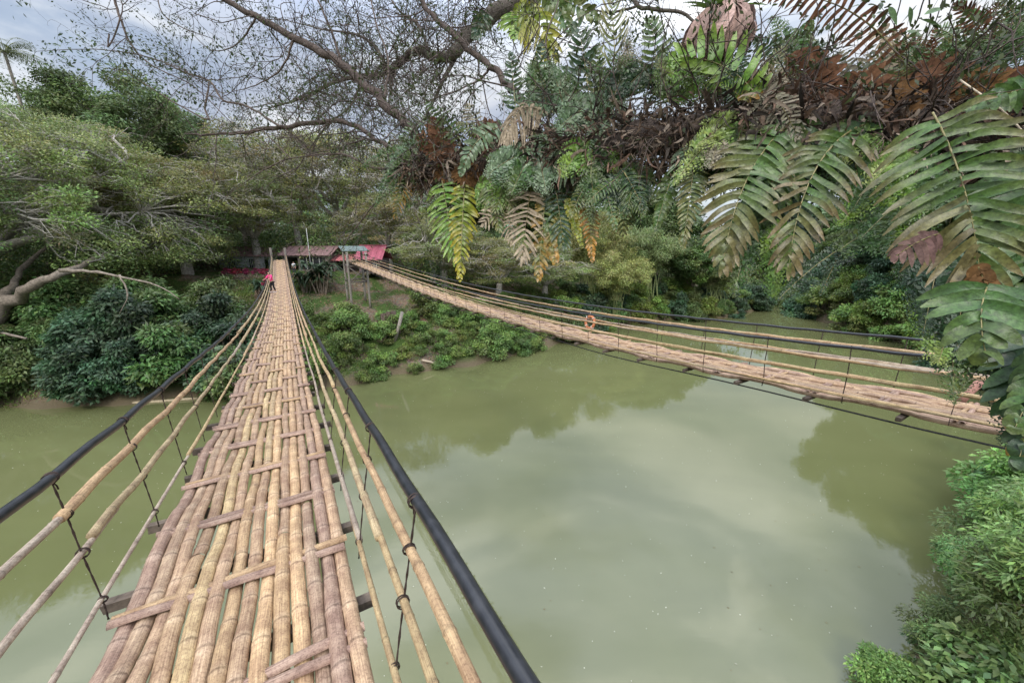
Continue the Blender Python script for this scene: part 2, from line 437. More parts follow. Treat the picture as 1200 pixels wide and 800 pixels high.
def bridge_deck(F, s0, s1, root, seed, fineto, midto, tone=1.0, row0=2.3, mauveness=0.0):
    rs = np.random.RandomState(seed)
    grp = [0] * 3 + [1] * 3 + [2] * 3 + [3] * 3 + [4] * 2
    W = 0.0845; row = 0.84; A = 0.024
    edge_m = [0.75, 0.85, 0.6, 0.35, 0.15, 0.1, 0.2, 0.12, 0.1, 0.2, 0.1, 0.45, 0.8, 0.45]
    mb = MB()
    for j, g in enumerate(grp):
        off0 = (j - 6.5) * W
        s = s0 - rs.uniform(0, 2)
        ph = rs.uniform(0, 6, 4)
        while s < s1:
            L = rs.uniform(3.2, 7.0); e1 = min(s + L, s1)
            ss = adaptive(max(s, s0), e1, 0.05, fineto, 0.12, midto, 0.28) if e1 > s0 + 0.2 else None
            if ss is None: s = e1; continue
            nodes = []; q = s + rs.uniform(0.05, 0.3)
            while q < e1:
                nodes.append(q); q += rs.uniform(0.26, 0.40)
            nodes = np.array(nodes); nn = nodes[(nodes > ss[0] + .02) & (nodes < ss[-1] - .02) & (nodes < midto)]
            ss = np.unique(np.concatenate([ss, nn - 0.012, nn - .004, nn + .004, nn + 0.013, nn + 0.03]))
            sw = np.tanh(2.0 * np.cos(np.pi * (ss - row0) / row)) / .964
            zz = A * sw * (1 if g in (1, 3) else -1)
            zz = zz + rs.uniform(-.003, .003)
            lat = 0.006 * np.sin(ss * 1.1 + ph[0]) + 0.003 * np.sin(ss * 2.9 + ph[1]) + 0.008 * np.sin(ss * 0.35 + ph[2] * .2)
            d = np.abs(ss[:, None] - nodes[None]).min(1) if len(nodes) else np.full(len(ss), 9.)
            r = rs.uniform(0.0385, 0.0435) * (1 + 0.10 * np.exp(-(d / 0.012) ** 2) + 0.015 * np.sin(ss * 7 + ph[3]))
            endd = ss[-1] - ss
            th = np.linspace(R(-65), R(245), 11)
            base = F.pt(ss, off0 + lat, zz - 0.012)
            c3 = np.append(F.c, 0)
            up = np.array([0, 0, 1.0])
            V = base[:, None] + r[:, None, None] * (np.cos(th)[None, :, None] * c3 + 0.88 * np.sin(th)[None, :, None] * up)
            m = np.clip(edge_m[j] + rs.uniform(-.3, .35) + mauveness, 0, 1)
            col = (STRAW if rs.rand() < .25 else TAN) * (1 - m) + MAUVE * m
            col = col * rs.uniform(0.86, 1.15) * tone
            cc = np.repeat(col[None], len(ss), 0)
            k = np.exp(-((d) / 0.007) ** 2)[:, None]
            # signed offset paints the scar line just past the ring
            cc = cc * (1 - 0.45 * k) + 0.10 * np.exp(-((d - 0.02) / 0.012) ** 2)[:, None] * np.array([1, .9, .75])
            K = len(th); n = len(ss)
            uv = np.stack([np.tile(th / 3 + j * 7.3, (n, 1)), np.repeat(ss[:, None] + rs.uniform(0, 50), K, 1)], -1)
            i = np.arange(n - 1)[:, None] * K + np.arange(K - 1)[None]
            Q = np.stack([i, i + K, i + K + 1, i + 1], -1).reshape(-1, 4)
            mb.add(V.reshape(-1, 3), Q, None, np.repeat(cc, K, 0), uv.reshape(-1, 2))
            # cut end wall
            s = e1 + rs.uniform(0.004, 0.02)
    # split cross slats woven through the groups
    k0 = int(math.floor((s0 - row0) / row)) - 1
    for k in range(k0, int((s1 - row0) / row) + 1):
        sc = row0 + k * row
        if sc < s0 + 0.05 or sc > s1 - 0.05: continue
        for q in ((-0.031, 0.031) if (sc > 0 or rs.rand() < .8) else (0.0,)):
            xo = np.linspace(-0.592 + rs.uniform(-.02, .01), 0.592 + rs.uniform(-.01, .02), 22 if sc < midto else 6)
            skew = rs.uniform(-0.02, 0.02); hw = rs.uniform(0.025, 0.031)
            th = np.linspace(0, np.pi, 6)
            col = MAUVE * rs.uniform(0.8, 1.2) * tone if rs.rand() < .7 else TAN * .85 * tone
            V = []
            wb = rs.uniform(0, 6)
            for x in xo:
                wv = 0.004 * math.sin(x * 9 + wb)
                p = F.pt(np.array(sc + q + skew * x * 2 + wv), x, 0.013 + 0.003 * math.sin(x * 14 + wb))
                V.append([p + np.append(F.a * math.cos(a) * hw, 0.024 * math.sin(a)) for a in th])
            V = np.array(V); n = len(xo); K = 6
            i = np.arange(n - 1)[:, None] * K + np.arange(K - 1)[None]
            Q = np.stack([i, i + 1, i + K + 1, i + K], -1).reshape(-1, 4)
            uv = np.stack([np.tile(th / 3 + k * 3.1, (n, 1)), np.repeat(xo[:, None] * 1.0 + k * 7.7, K, 1)], -1)
            mb.add(V.reshape(-1, 3), Q, None, col, uv.reshape(-1, 2))
    return mb.build('deck', M_BAM, root)

def bamboo_pole(F, s0, s1, offf, dzf, rad, root, rs, fineto, midto, cols, name='rail_pole', wob=0.006):
    mb = MB(); s = s0; lay = 0
    while s < s1:
        e1 = min(s + rs.uniform(6, 9.5), s1)
        ss = adaptive(s, e1 + 0.35, 0.15, fineto, 0.35, midto, 0.8)
        nodes = np.arange(s + rs.uniform(.1, .3), e1, rs.uniform(.30, .42)); nn = nodes[nodes < midto]
        ss = np.unique(np.concatenate([ss, nn - .012, nn, nn + .012]))
        d = np.abs(ss[:, None] - nodes[None]).min(1)
        r0 = rad * rs.uniform(0.85, 1.15)
        taper = np.linspace(1.12, 0.85, len(ss))
        r = r0 * taper * (1 + 0.16 * np.exp(-(d / 0.01) ** 2))
        ph = rs.uniform(0, 6, 4)
        a = wob * (np.sin(ss * 1.3 + ph[0]) + .5 * np.sin(ss * 2.3 + ph[1])); b = wob * (np.sin(ss * 1.1 + ph[2]) + .5 * np.sin(ss * 2.7 + ph[3]))
        pts = F.pt(ss, offf(ss) + a, dzf(ss) + b + lay * rad * 0.5)
        col = cols[rs.randint(len(cols))] * rs.uniform(.88, 1.12)
        cc = np.repeat(np.asarray(col)[None], len(ss), 0) * (1 - 0.4 * np.exp(-(d / 0.008) ** 2))[:, None]
        mb.tube(pts, r, 8, cc, v0=rs.uniform(0, 40))
        s = e1; lay = 1 - lay
    return mb.build(name, M_BAM, root)

def torus(mb, c, ax, r, rr, col, k=8, n=10):
    ax = np.asarray(ax, float); ax /= np.linalg.norm(ax)
    u = np.cross(ax, [0, 0, 1.0]); u /= np.linalg.norm(u) + 1e-9; v = np.cross(ax, u)
    th = np.linspace(0, 2 * np.pi, n + 1)
    mb.tube([c + r * (math.cos(a) * u + math.sin(a) * v) for a in th], rr, k, col, cap=False)

def build_bridge(F, s0, s1, name, label, seed, fineto, midto, splay_r, splay_l, hang, beam_s, tone, mauveness, visible):
    rs = np.random.RandomState(seed)
    root = empty(name, list(F.pt(np.array(0.0), 0, 0)), 0, label, 'bridge')
    root.location = (0, 0, 0)
    bridge_deck(F, s0, s1, root, seed, fineto, midto, tone, mauveness=mauveness)
    cols = [STRAW * .88, TAN * .95, GREYB, np.array([.44, .36, .22])]
    H = [0.09, 0.42, 0.67, 0.89]
    def side(sgn, spl):
        def mk(h):
            o = sgn * (0.655 + (spl - 0.655) * h / 0.89)
            def dz(ss):    # rails pull in and down towards the end posts
                return h * np.ones_like(ss) + 0.007 * np.cos(2 * np.pi * ss / 1.0 + 0.8) * (h > .3)
            return (lambda ss: o * np.ones_like(ss)), dz
        for i, h in enumerate(H[:3]):
            of, dz = mk(h)
            bamboo_pole(F, s0, s1, of, dz, (0.0165, 0.022, 0.021)[i], root, rs, fineto * 1.2, midto, cols)
        of, dz = mk(H[3])
        ss = adaptive(s0, s1, 0.2, fineto * 1.5, 0.4, midto, 0.9)
        mb = MB(); mb.tube(F.pt(ss, of(ss) + .006 * np.sin(ss * .9), dz(ss) + .004 * np.sin(ss * 1.3)), 0.025, 12, (0.02, 0.02, 0.02)); mb.build('handrail', M_PIPE, root)
        # hangers of twisted wire with lashings
        for s in hang:
            s = s + (.28 if sgn < 0 else 0.0); jx = rs.uniform(-.015, .015)
            mb = MB(); near = s < fineto + 6 and s > -2
            pts = []; prev = None
            for h in [H[3] + 0.03, H[2], H[1], H[0], -0.045]:
                of, dz = mk(max(h, 0))
                o = float(of(np.array(s))); 
                pts.append(F.pt(np.array(s + jx + rs.uniform(-.012, .012)), o + sgn * 0.004, h + (0.007 * math.cos(2 * math.pi * s + .8) if h > .3 else 0)))
            pp = smooth_path(pts, sub=4 if near else 1)
            wc = (0.045, 0.030, 0.024)
            if near:
                L = np.arange(len(pp)) * 2.2
                for ph in (0, math.pi):
                    mb.tube(pp + 0.0028 * np.stack([np.cos(L + ph), np.sin(L + ph), 0 * L], 1), 0.0034, 5, wc)
                a3 = np.append(F.a, 0)
                for h, rr in zip(H, (0.022, 0.029, 0.028, 0.031)):
                    of, dz = mk(h)
                    c = F.pt(np.array(s + jx), float(of(np.array(s))), h + (0.007 * math.cos(2 * math.pi * s + .8) if h > .3 else 0))
                    for q in ((-.006, .005) if h < .8 else (-.012, -.003, .006)):
                        torus(mb, c + a3 * q, a3 + rs.uniform(-.2, .2, 3), rr * .93, 0.0034, wc, 5, 12)
                    if h > .8: mb.tube([c + a3 * .0 + [0, 0, -.02], c + a3 * .03 + [0, 0, -.06], c + a3 * .035 + [0, 0, -.085]], 0.004, 5, wc)
            else:
                mb.tube(pp, 0.008, 5, wc)
            mb.build('hanger_wire', M_WIRE, root)
    side(1, splay_r); side(-1, splay_l)
    for s in beam_s:
        mb = MB(); dk = rs.uniform(.6, 1.2)
        M = np.array([[F.c[0], F.a[0], 0], [F.c[1], F.a[1], 0], [0, 0, 1]])
        c = F.pt(np.array(s + rs.uniform(-.04, .04)), rs.uniform(-.04, .02), -0.085)
        mb.box(c, (0.70 + rs.uniform(-.05, .06), 0.032, 0.032), np.array([.12, .095, .075]) * dk, M, 0.006)
        mb.build('cross_beam', M_WOOD, root, smooth=False)
    for o in (-0.52, 0.52):
        ss = np.arange(s0, s1, 1.0)
        mb = MB(); mb.tube(F.pt(ss, o, -0.20 + 0.03 * np.sin(ss * .9)), 0.014, 6, (0.03, 0.03, 0.033)); mb.build('support_cable', M_WIRE, root)
    return root

hang_l = list(np.arange(-1.85, 9.5, 1.0) + 0.0) + list(np.arange(10.5, 53.5, 1.2))
bridge_l = build_bridge(FL, -4.5, 54.3, 'hanging_bridge', 'woven bamboo footbridge in the foreground with black pipe handrails, running straight to the far bank', 11,
                        9, 20, 0.81, 0.71, [h + 0.0 for h in hang_l], [0.93 + .86 * k for k in range(-5, 62)], 1.0, 0.0, True)
hang_r = list(np.arange(-3.1, 55, 1.2))
bridge_r = build_bridge(FR, -6.0, 56.0, 'hanging_bridge', 'second bamboo footbridge seen from the side, sagging over the river behind the hanging ferns', 23,
                        0, 30, 0.74, 0.74, [0.65 + 1.19 * k for k in range(-3, 46)], [0.2 + 1.19 * k for k in range(-4, 46)], 1.0, 0.15, True)

# pinkish wooden strut behind the fern on the right-hand bridge
mb = MB(); mb.tube([P(1124, 472, 6.1), P(1137, 459, 6.1), P(1150, 446, 6.12)], [0.06, .05, .065], 8, (0.42, 0.22, 0.17)); o = mb.build('brace', M_WOOD, bridge_r)
tag(o, 'short pinkish wooden brace leaning from the deck edge to the rail')
# end posts and trestles
def post(root, x, y, z0, z1, r, name='post', col=(.30, .26, .21), lean=(0, 0)):
    mb = MB(); zz = np.linspace(z0, z1, 6)
    pts = [[x + lean[0] * (i / 5), y + lean[1] * (i / 5), z] for i, z in enumerate(zz)]
    mb.tube(pts, r * np.array([1.1, 1, 1.03, .97, 1, .95]), 8, col); return mb.build(name, M_WOOD, root)
for sg in (-1, 1):
    p = FL.pt(np.array(53.2), sg * .72, 0)
    post(bridge_l, p[0], p[1], gz(p[0], p[1]) - .3, p[2] + 1.55, .13, 'end_post', (.16, .14, .12))
tw = empty('support_tower', (0, 0, 0), 0, 'wooden post tower with a small green roof at the far end of the second footbridge', 'tower')
tp = []
for s, w in ((51.5, 1.0), (54.0, 1.0)):
    for sg in (-1, 1):
        p = FR.pt(np.array(s), sg * w, 0); tp.append(p)
        post(tw, p[0], p[1], gz(p[0], p[1]) - .3, p[2] + (1.35 if s > 52 else 1.2), .13, 'post', (.26, .235, .20))
mb = MB()
for a, b in ((0, 1), (2, 3), (0, 2), (1, 3)):
    for dz in (-.35, -2.1):
        mb = MB(); mb.tube([tp[a] + [0, 0, dz], tp[b] + [0, 0, dz]], .09, 6, (.13, .11, .1)); mb.build('cross_brace', M_WOOD, tw)
for a, b, u, v in ((0, 1, -2.1, -.4), (1, 0, -2.1, -.4)):
    mb = MB(); mb.tube([tp[a] + [0, 0, u], tp[b] + [0, 0, v]], .06, 6, (.2, .18, .16)); mb.build('cross_brace', M_WOOD, tw)
c = FR.pt(np.array(52.9), 0, 1.5)
Mx = np.array([[FR.c[0], FR.a[0], 0], [FR.c[1], FR.a[1], 0], [0, 0, 1]])
th = R(12); Mt = Mx @ np.array([[1, 0, 0], [0, math.cos(th), -math.sin(th)], [0, math.sin(th), math.cos(th)]])
mb = MB()
for i in range(13):
    mb.box(c + Mt @ np.array([(i - 6) * .22, 0, 0.02 * (i % 2)]), (.115, 1.3, .03), (.11, .145, .135), Mt)
mb.build('roof', M_PAINT, tw, smooth=False)
# stumps below the bridge end
for i, (px, w_) in enumerate(((449, .35), (455, .28), (461, .3))):
    b = P(px, 372, 41); x, y = b[0], b[1]; 
    st = MB(); g = gz(x, y); st.tube([[x, y, g - .4], [x + .1, y, g + 1], [x, y + .1, g + 2.3]], [w_ * 1.2, w_, w_ * .9], 8, (.10, .075, .06))
    o = st.build('wooden_post', M_BARK); tag(o, ['leftmost', 'middle', 'rightmost'][i] + ' of three thick dark posts under the far end of the second footbridge', 'post', 'dark posts under the second footbridge')
b = P(465, 372, 40); g = gz(b[0], b[1])
mb = MB(); mb.tube([[b[0] - .5, b[1], g - .4], [b[0] + .1, b[1], g + 1.3], [b[0] + .6, b[1], g + 3.0]], [.2, .18, .16], 8, (.34, .30, .26)); o = mb.build('leaning_post', M_WOOD)
tag(o, 'pale leaning wooden post propping the second footbridge above the bank', 'post')

# ------------------------------------------------------------------ leaves and trees
def leaf_quads(mb, P0, D, Nn, L, W, col, fold=0.15):
    D = D / (np.linalg.norm(D, axis=1)[:, None] + 1e-9)
    S = np.cross(D, Nn); S /= np.linalg.norm(S, axis=1)[:, None] + 1e-9
    Nn = np.cross(S, D)
    L = np.broadcast_to(L, (len(P0),))[:, None]; W = np.broadcast_to(W, (len(P0),))[:, None]
    a = P0; b = P0 + D * L * .45 + S * W * .5 + Nn * W * fold; c = P0 + D * L; d = P0 + D * L * .45 - S * W * .5 + Nn * W * fold
    V = np.stack([a, b, c, d], 1).reshape(-1, 3)
    Q = np.arange(len(P0) * 4).reshape(-1, 4)
    uv = np.tile([[0, .5], [.5, 1], [1, .5], [.5, 0]], (len(P0), 1))
    mb.add(V, Q, None, np.repeat(col, 4, 0), uv)

def clump_leaves(mb, rs, C, Rr, n, L, W, cols, droop=0.2, up=0.75, shell=0.45):
    """C (k,3) clump centres, Rr (k,3) radii, n leaves per clump; cols (k,3)."""
    k = len(C); N_ = k * n
    u = rs.normal(size=(N_, 3)); u /= np.linalg.norm(u, axis=1)[:, None]
    r = rs.uniform(0, 1, N_) ** shell
    idx = np.repeat(np.arange(k), n)
    pos = C[idx] + u * r[:, None] * Rr[idx]
    D = u * np.array([1, 1, .35]) + rs.normal(size=(N_, 3)) * .55; D[:, 2] -= droop
    Nn = rs.normal(size=(N_, 3)) * .45 + u * .35; Nn[:, 2] += up
    c = cols[idx] * rs.uniform(.62, 1.38, (N_, 1)) * (1 + rs.normal(0, .07, (N_, 3)))
    leaf_quads(mb, pos, D, Nn, L * rs.uniform(.6, 1.35, N_), W * rs.uniform(.7, 1.3, N_), np.clip(c, .004, 1))

G_OLIVE = np.array([.215, .240, .080]); G_DARK = np.array([.100, .165, .052]); G_MID = np.array([.140, .215, .060]); G_BLUE = np.array([.135, .205, .100])
G_LIME = np.array([.20, .27, .055]); G_BAMB = np.array([.30, .34, .11]); PALE = (.40, .37, .33); BROWNBARK = (.20, .165, .13)

def branch(a, b, sag, rs, n=6, wob=.06):
    a = np.asarray(a, float); b = np.asarray(b, float); L = np.linalg.norm(b - a)
    u = np.linspace(0, 1, n)[:, None]
    p = a + (b - a) * u + np.array([0, 0, 1.0]) * sag * L * (np.sin(np.pi * u))
    w = rs.normal(size=(n, 3)) * wob * L; w[0] = 0; w[-1] = 0
    return p + w

ARCH = {}
def arch_umbrella(seed, H=12.0, Rr=8.0, pads=120, n=300, L=.24, W=.10, col=G_OLIVE, thick=.55, bark=PALE, low=.35, padr=1.5, twigs=6, lean=(0, 0), trunk_r=.45, fork=.3, skirt=0.0, nl=7):
    rs = np.random.RandomState(seed); mb = MB(); tb = MB()
    fk = np.array([lean[0] * fork, lean[1] * fork, H * fork])
    tr = smooth_path([[0, 0, -1.0], [.1, 0, H * fork * .5], fk], sub=4); tb.tube(tr, np.linspace(trunk_r * 1.3, trunk_r * .85, len(tr)), 10, bark)
    # golden-angle layout of pads over the dome
    C = []
    for i in range(pads):
        q = (i + .5) / pads; a = i * 2.39996 + rs.uniform(-.3, .3)
        rr = math.sqrt(q) * Rr * rs.uniform(.85, 1.08)
        z = H * (low + (1 - low) * math.sqrt(max(0, 1 - (rr / (Rr * 1.08)) ** 2))) * rs.uniform(.84, 1.03)
        if rs.rand() < .3: z *= rs.uniform(.6, .85); rr *= rs.uniform(.75, 1)
        if rs.rand() < skirt: rr = Rr * rs.uniform(.72, 1.02); z = H * rs.uniform(low * .8, .62)
        C.append([lean[0] + rr * math.cos(a), lean[1] + rr * math.sin(a), z])
    C = np.array(C)
    limbs = []
    for i in range(nl):
        a = i * 2 * math.pi / nl + rs.uniform(-.3, .3); q = rs.uniform(.45, .75) * Rr
        q = q if i < 7 else Rr * rs.uniform(.65, .85); end = np.array([lean[0] + q * math.cos(a), lean[1] + q * math.sin(a), H * (rs.uniform(.62, .82) if i < 7 else rs.uniform(.36, .6))]); q = 0
        p = smooth_path(branch(fk, end, .08, rs, 5, .04), sub=3); limbs.append(p)
        tb.tube(p, np.linspace(trunk_r * .55, trunk_r * .16, len(p)), 7, bark)
    allp = np.concatenate([l[3:] for l in limbs])
    for c in C:
        d = np.linalg.norm(allp - c, axis=1); d = d + 0.8 * np.maximum(0, allp[:, 2] - c[2]); s = allp[d.argmin()]
        p = branch(s, c - [0, 0, .25], .10, rs, 5, .05); tb.tube(p, np.linspace(trunk_r * .15, .03, 5), 5, bark, cap=False)
        for _ in range(twigs):
            e_ = c + rs.normal(size=3) * np.array([padr * .7, padr * .7, .25])
            tb.tube(branch(p[rs.randint(2, 5)], e_, .05, rs, 4, .09), [.034, .026, .018, .010], 4, bark, cap=False)
    Rad = np.stack([rs.uniform(.7, 1.3, pads) * padr, rs.uniform(.7, 1.3, pads) * padr, rs.uniform(.6, 1.3, pads) * thick], 1)
    cc = col * rs.uniform(.7, 1.35, (pads, 1)) * (1 + rs.normal(0, .08, (pads, 3)))
    clump_leaves(mb, rs, C, Rad, n, L, W, cc, droop=.1, up=.75, shell=.5)
    return tb.mesh('trunk', M_BARK), mb.mesh('crown', M_LEAF)

def arch_broad(seed, H=12.0, Rr=4.5, k=90, n=330, L=.34, W=.17, col=G_DARK, cr=1.25, low=.22, bark=BROWNBARK, droop=.45, trunk_r=.28):
    rs = np.random.RandomState(seed); mb = MB(); tb = MB()
    top = np.array([0.3, 0, H * .8])
    tr = smooth_path([[0, 0, -1.2], [.15, .1, H * .3], [-.1, .1, H * .55], top], sub=3); tb.tube(tr, np.linspace(trunk_r * 1.3, trunk_r * .3, len(tr)), 8, bark)
    u = rs.normal(size=(k, 3)); u /= np.linalg.norm(u, axis=1)[:, None]
    r = rs.uniform(.35, 1, k) ** .5
    lob = 1 + .22 * np.sin(u[:, 0] * 5 + seed) * np.cos(u[:, 1] * 4 + u[:, 2] * 3)
    cz = H * (low + 1) / 2
    C = u * (r * lob)[:, None] * np.array([Rr, Rr, H * (1 - low) / 2 - .4]) + [0, 0, cz]
    for c in C[::2]:
        s = tr[np.clip(int(len(tr) * (c[2] / H) * .75), 2, len(tr) - 1)]
        tb.tube(branch(s, c, .06, rs, 5, .05), np.linspace(trunk_r * .35, .02, 5), 5, bark, cap=False)
    Rad = rs.uniform(.65, 1.25, (k, 1)) * cr * np.array([1, 1, .75])
    cc = col * rs.uniform(.65, 1.4, (k, 1)) * (1 + rs.normal(0, .08, (k, 3)))
    clump_leaves(mb, rs, C, Rad, n, L, W, cc, droop=droop, up=.75, shell=.4)
    return tb.mesh('trunk', M_BARK), mb.mesh('crown', M_LEAF)

def arch_shrub(seed, H=3.0, Rr=2.0, k=26, n=200, L=.30, W=.15, col=G_DARK, cr=.62, droop=.55, up=.7):
    rs = np.random.RandomState(seed); mb = MB(); tb = MB()
    u = rs.normal(size=(k, 3)); u[:, 2] = np.abs(u[:, 2]); u /= np.linalg.norm(u, axis=1)[:, None]
    r = rs.uniform(.3, 1, k) ** .5
    C = u * r[:, None] * np.array([Rr, Rr, H]) * .82 + [0, 0, .15]
    for c in C[::2]: tb.tube(branch([rs.uniform(-.2, .2), rs.uniform(-.2, .2), -.6], c, .05, rs, 5, .05), np.linspace(.05, .012, 5), 5, BROWNBARK, cap=False)
    Rad = rs.uniform(.7, 1.2, (k, 1)) * cr * np.array([1.1, 1.1, .75])
    cc = col * rs.uniform(.6, 1.45, (k, 1)) * (1 + rs.normal(0, .08, (k, 3)))
    clump_leaves(mb, rs, C, Rad, n, L, W, cc, droop=droop, up=up, shell=.4)
    return tb.mesh('stem', M_BARK), mb.mesh('foliage', M_LEAF)

def arch_bamboo(seed, H=12.0, spread=4.5, culms=34, n=75, col=G_BAMB):
    rs = np.random.RandomState(seed); mb = MB(); tb = MB(); C = []
    for i in range(culms):
        a = rs.uniform(0, 6.28); q = rs.uniform(.35, 1) * spread; h = H * rs.uniform(.7, 1.05)
        b0 = np.array([rs.normal() * .7, rs.normal() * .7, -.6])
        top = np.array([q * math.cos(a), q * math.sin(a), h * .9])
        p = smooth_path([b0, b0 * .6 + top * np.array([.18, .18, .45]), top * np.array([.55, .55, .88]), top, top * np.array([1.3, 1.3, .86])], sub=4)
        tb.tube(p, np.linspace(.055, .012, len(p)), 5, (.26, .30, .13), cap=False)
        for m_ in range(6, len(p)): C.append(p[m_] + rs.normal(size=3) * .3)
    C = np.array(C); k = len(C)
    Rad = rs.uniform(.5, 1.1, (k, 1)) * np.array([.9, .9, .6]); cc = col * rs.uniform(.6, 1.4, (k, 1)) * (1 + rs.normal(0, .06, (k, 3)))
    clump_leaves(mb, rs, C, Rad, n, .30, .065, cc, droop=.75, up=.6, shell=.5)
    return tb.mesh('culms', M_LEAF), mb.mesh('foliage', M_LEAF)

def strap(mb, p, w, nrm, col, col2=None):
    """A leaf blade along points p, half-widths w."""
    p = np.asarray(p, float); n = len(p); d = np.gradient(p, axis=0); d /= np.linalg.norm(d, axis=1)[:, None] + 1e-9
    S = np.cross(d, nrm); S /= np.linalg.norm(S, axis=1)[:, None] + 1e-9; up = np.cross(S, d)
    w = np.asarray(w, float)[:, None]
    V = np.stack([p + S * w + up * w * .25, p, p - S * w + up * w * .25], 1).reshape(-1, 3)
    i = np.arange(n - 1)[:, None] * 3 + np.arange(2)[None]
    Q = np.stack([i, i + 1, i + 4, i + 3], -1).reshape(-1, 4)
    col = np.asarray(col, float)
    c = np.repeat(col if col.ndim == 2 else col[None].repeat(n, 0), 3, 0)
    uv = np.stack([np.tile([0, .5, 1.], n), np.repeat(np.linspace(0, 1, n), 3)], 1)
    mb.add(V, Q, None, c, uv)

def arch_palm(seed, H=9.0, fr=3.6, nf=20, col=np.array([.09, .13, .05]), trunk=True):
    rs = np.random.RandomState(seed); mb = MB(); tb = MB()
    tp_ = np.array([.6, .2, H])
    if trunk:
        tr = smooth_path([[0, 0, -1], [.1, 0, H * .4], tp_], sub=5); tb.tube(tr, np.linspace(.2, .12, len(tr)), 8, (.28, .25, .21))
    else: tp_ = np.array([0, 0, .3]); tb.tube([[0, 0, -.6], [0, 0, .4]], [.2, .15], 8, (.2, .17, .13))
    for i in range(nf):
        a = i * 2.4 + rs.uniform(-.2, .2); el = rs.uniform(.0, 1.25); L = fr * rs.uniform(.8, 1.1)
        h = np.array([math.cos(a), math.sin(a), 0])
        u = np.linspace(0, 1, 9)[:, None]
        p = tp_ + L * (h * (math.cos(el) * u + .12 * u ** 2) + np.array([0, 0, 1]) * (math.sin(el) * u - .62 * u ** 2))
        tb.tube(p, np.linspace(.03, .008, 9), 4, (.22, .24, .10), cap=False)
        m_ = 26; uu = np.linspace(.12, 1, m_); idx = uu * 8
        bp = np.stack([np.interp(idx, np.arange(9), p[:, k]) for k in range(3)], 1)
        sd_ = np.cross(h, [0, 0, 1.0])
        for sg in (-1, 1):
            D = sd_ * sg + h * .55 + np.array([0, 0, -.45]) + rs.normal(size=(m_, 3)) * .1
            LL = fr * .24 * np.sin(np.pi * (.12 + .82 * uu)) ** .6
            leaf_quads(mb, bp, D, np.tile([0, 0, 1.0], (m_, 1)) + h * .2, LL, .07, np.tile(col, (m_, 1)) * rs.uniform(.7, 1.4, (m_, 1)), fold=.1)
    return tb.mesh('trunk', M_BARK), mb.mesh('fronds', M_LEAF)

def arch_strapplant(seed, n=150, col=np.array([.035, .07, .035]), H=2.2, Rr=1.6, LW=(1.2, .10)):
    rs = np.random.RandomState(seed); mb = MB(); tb = MB()
    for i in range(14):
        a = rs.uniform(0, 6.28); top = np.array([math.cos(a) * Rr * rs.uniform(.1, .75), math.sin(a) * Rr * rs.uniform(.1, .75), H * rs.uniform(.45, 1)])
        p = branch([top[0] * .3, top[1] * .3, -.4], top, .05, rs, 4, .03); tb.tube(p, .04, 5, BROWNBARK, cap=False)
        for j in range(n // 14):
            b = rs.uniform(0, 6.28); h = np.array([math.cos(b), math.sin(b), 0]); L = LW[0] * rs.uniform(.7, 1.15); el = rs.uniform(.0, 1.2)
            u = np.linspace(0, 1, 6)[:, None]
            q = top + L * (h * math.cos(el) * u + np.array([0, 0, 1.]) * (math.sin(el) * u - .65 * u ** 2))
            strap(mb, q, LW[1] * np.array([.4, .9, 1, .85, .5, .04]), np.array([0, 0, 1.0]) + .2 * h, col * rs.uniform(.6, 1.7))
    return tb.mesh('stem', M_BARK), mb.mesh('foliage', M_LEAF)

def plant(name, arch, x, y, scale, label, cat, group=None, rz=None, sx=1.0, dz=0.0, z=None):
    seed = int(abs(x * 131 + y * 17) * 10)
    rz = random.Random(seed).uniform(0, 6.28) if rz is None else rz
    r = empty(name, (x, y, (gz(x, y) if z is None else z) + dz), rz, label, cat, group, (scale * sx, scale * sx, scale))
    for me in ARCH[arch]:
        link_mesh(me.name.split('.')[0], me, r)
    return r
def at_px(px, zc):
    """Ground plan position in the direction of column px at depth zc (on the horizon line)."""
    q = P(px, 292, zc); return q[0], q[1]

ARCH['rain1'] = arch_umbrella(3)
ARCH['rain2'] = arch_umbrella(5, H=11, Rr=7, pads=95, col=np.array([.19, .22, .078]), padr=1.45)
ARCH['airy'] = arch_umbrella(8, H=14, Rr=6.0, pads=80, n=130, L=.22, W=.11, col=np.array([.22, .25, .075]), low=.3, padr=1.2, thick=.7, twigs=9, trunk_r=.3)
ARCH['broad1'] = arch_broad(2)
ARCH['broad2'] = arch_broad(4, H=11, Rr=4.6, col=G_MID, L=.3, W=.14)
ARCH['broad3'] = arch_broad(6, H=10, Rr=4.8, col=np.array([.13, .22, .115]), k=120, L=.42, W=.16, droop=.8, low=.05)
ARCH['bamboo'] = arch_bamboo(1)
ARCH['bamboo2'] = arch_bamboo(9, H=10, spread=4, col=np.array([.19, .26, .10]))
ARCH['shrub1'] = arch_shrub(1, n=330, L=.22, W=.10, k=34)
ARCH['shrub2'] = arch_shrub(2, col=G_MID, L=.24, W=.11)
ARCH['shrub3'] = arch_shrub(3, col=np.array([.07, .13, .065]), L=.26, W=.13, H=3.6, n=300, k=34)
ARCH['brightshrub'] = arch_shrub(13, col=np.array([.17, .25, .06]), L=.22, W=.10, n=260, k=30)
ARCH['low'] = arch_shrub(4, H=.9, Rr=.95, k=16, n=150, L=.17, W=.085, col=np.array([.13, .21, .06]), cr=.36)
ARCH['low2'] = arch_shrub(5, H=.8, Rr=.9, k=14, n=130, L=.15, W=.07, col=np.array([.17, .25, .06]), cr=.36)
ARCH['palm'] = arch_palm(1)
ARCH['tallpalm'] = arch_palm(6, H=23, fr=4.2, nf=22)
ARCH['bigdark'] = arch_broad(12, H=25, Rr=8.5, k=210, n=330, L=.42, W=.20, cr=1.7, low=.3, col=np.array([.115, .165, .058]))
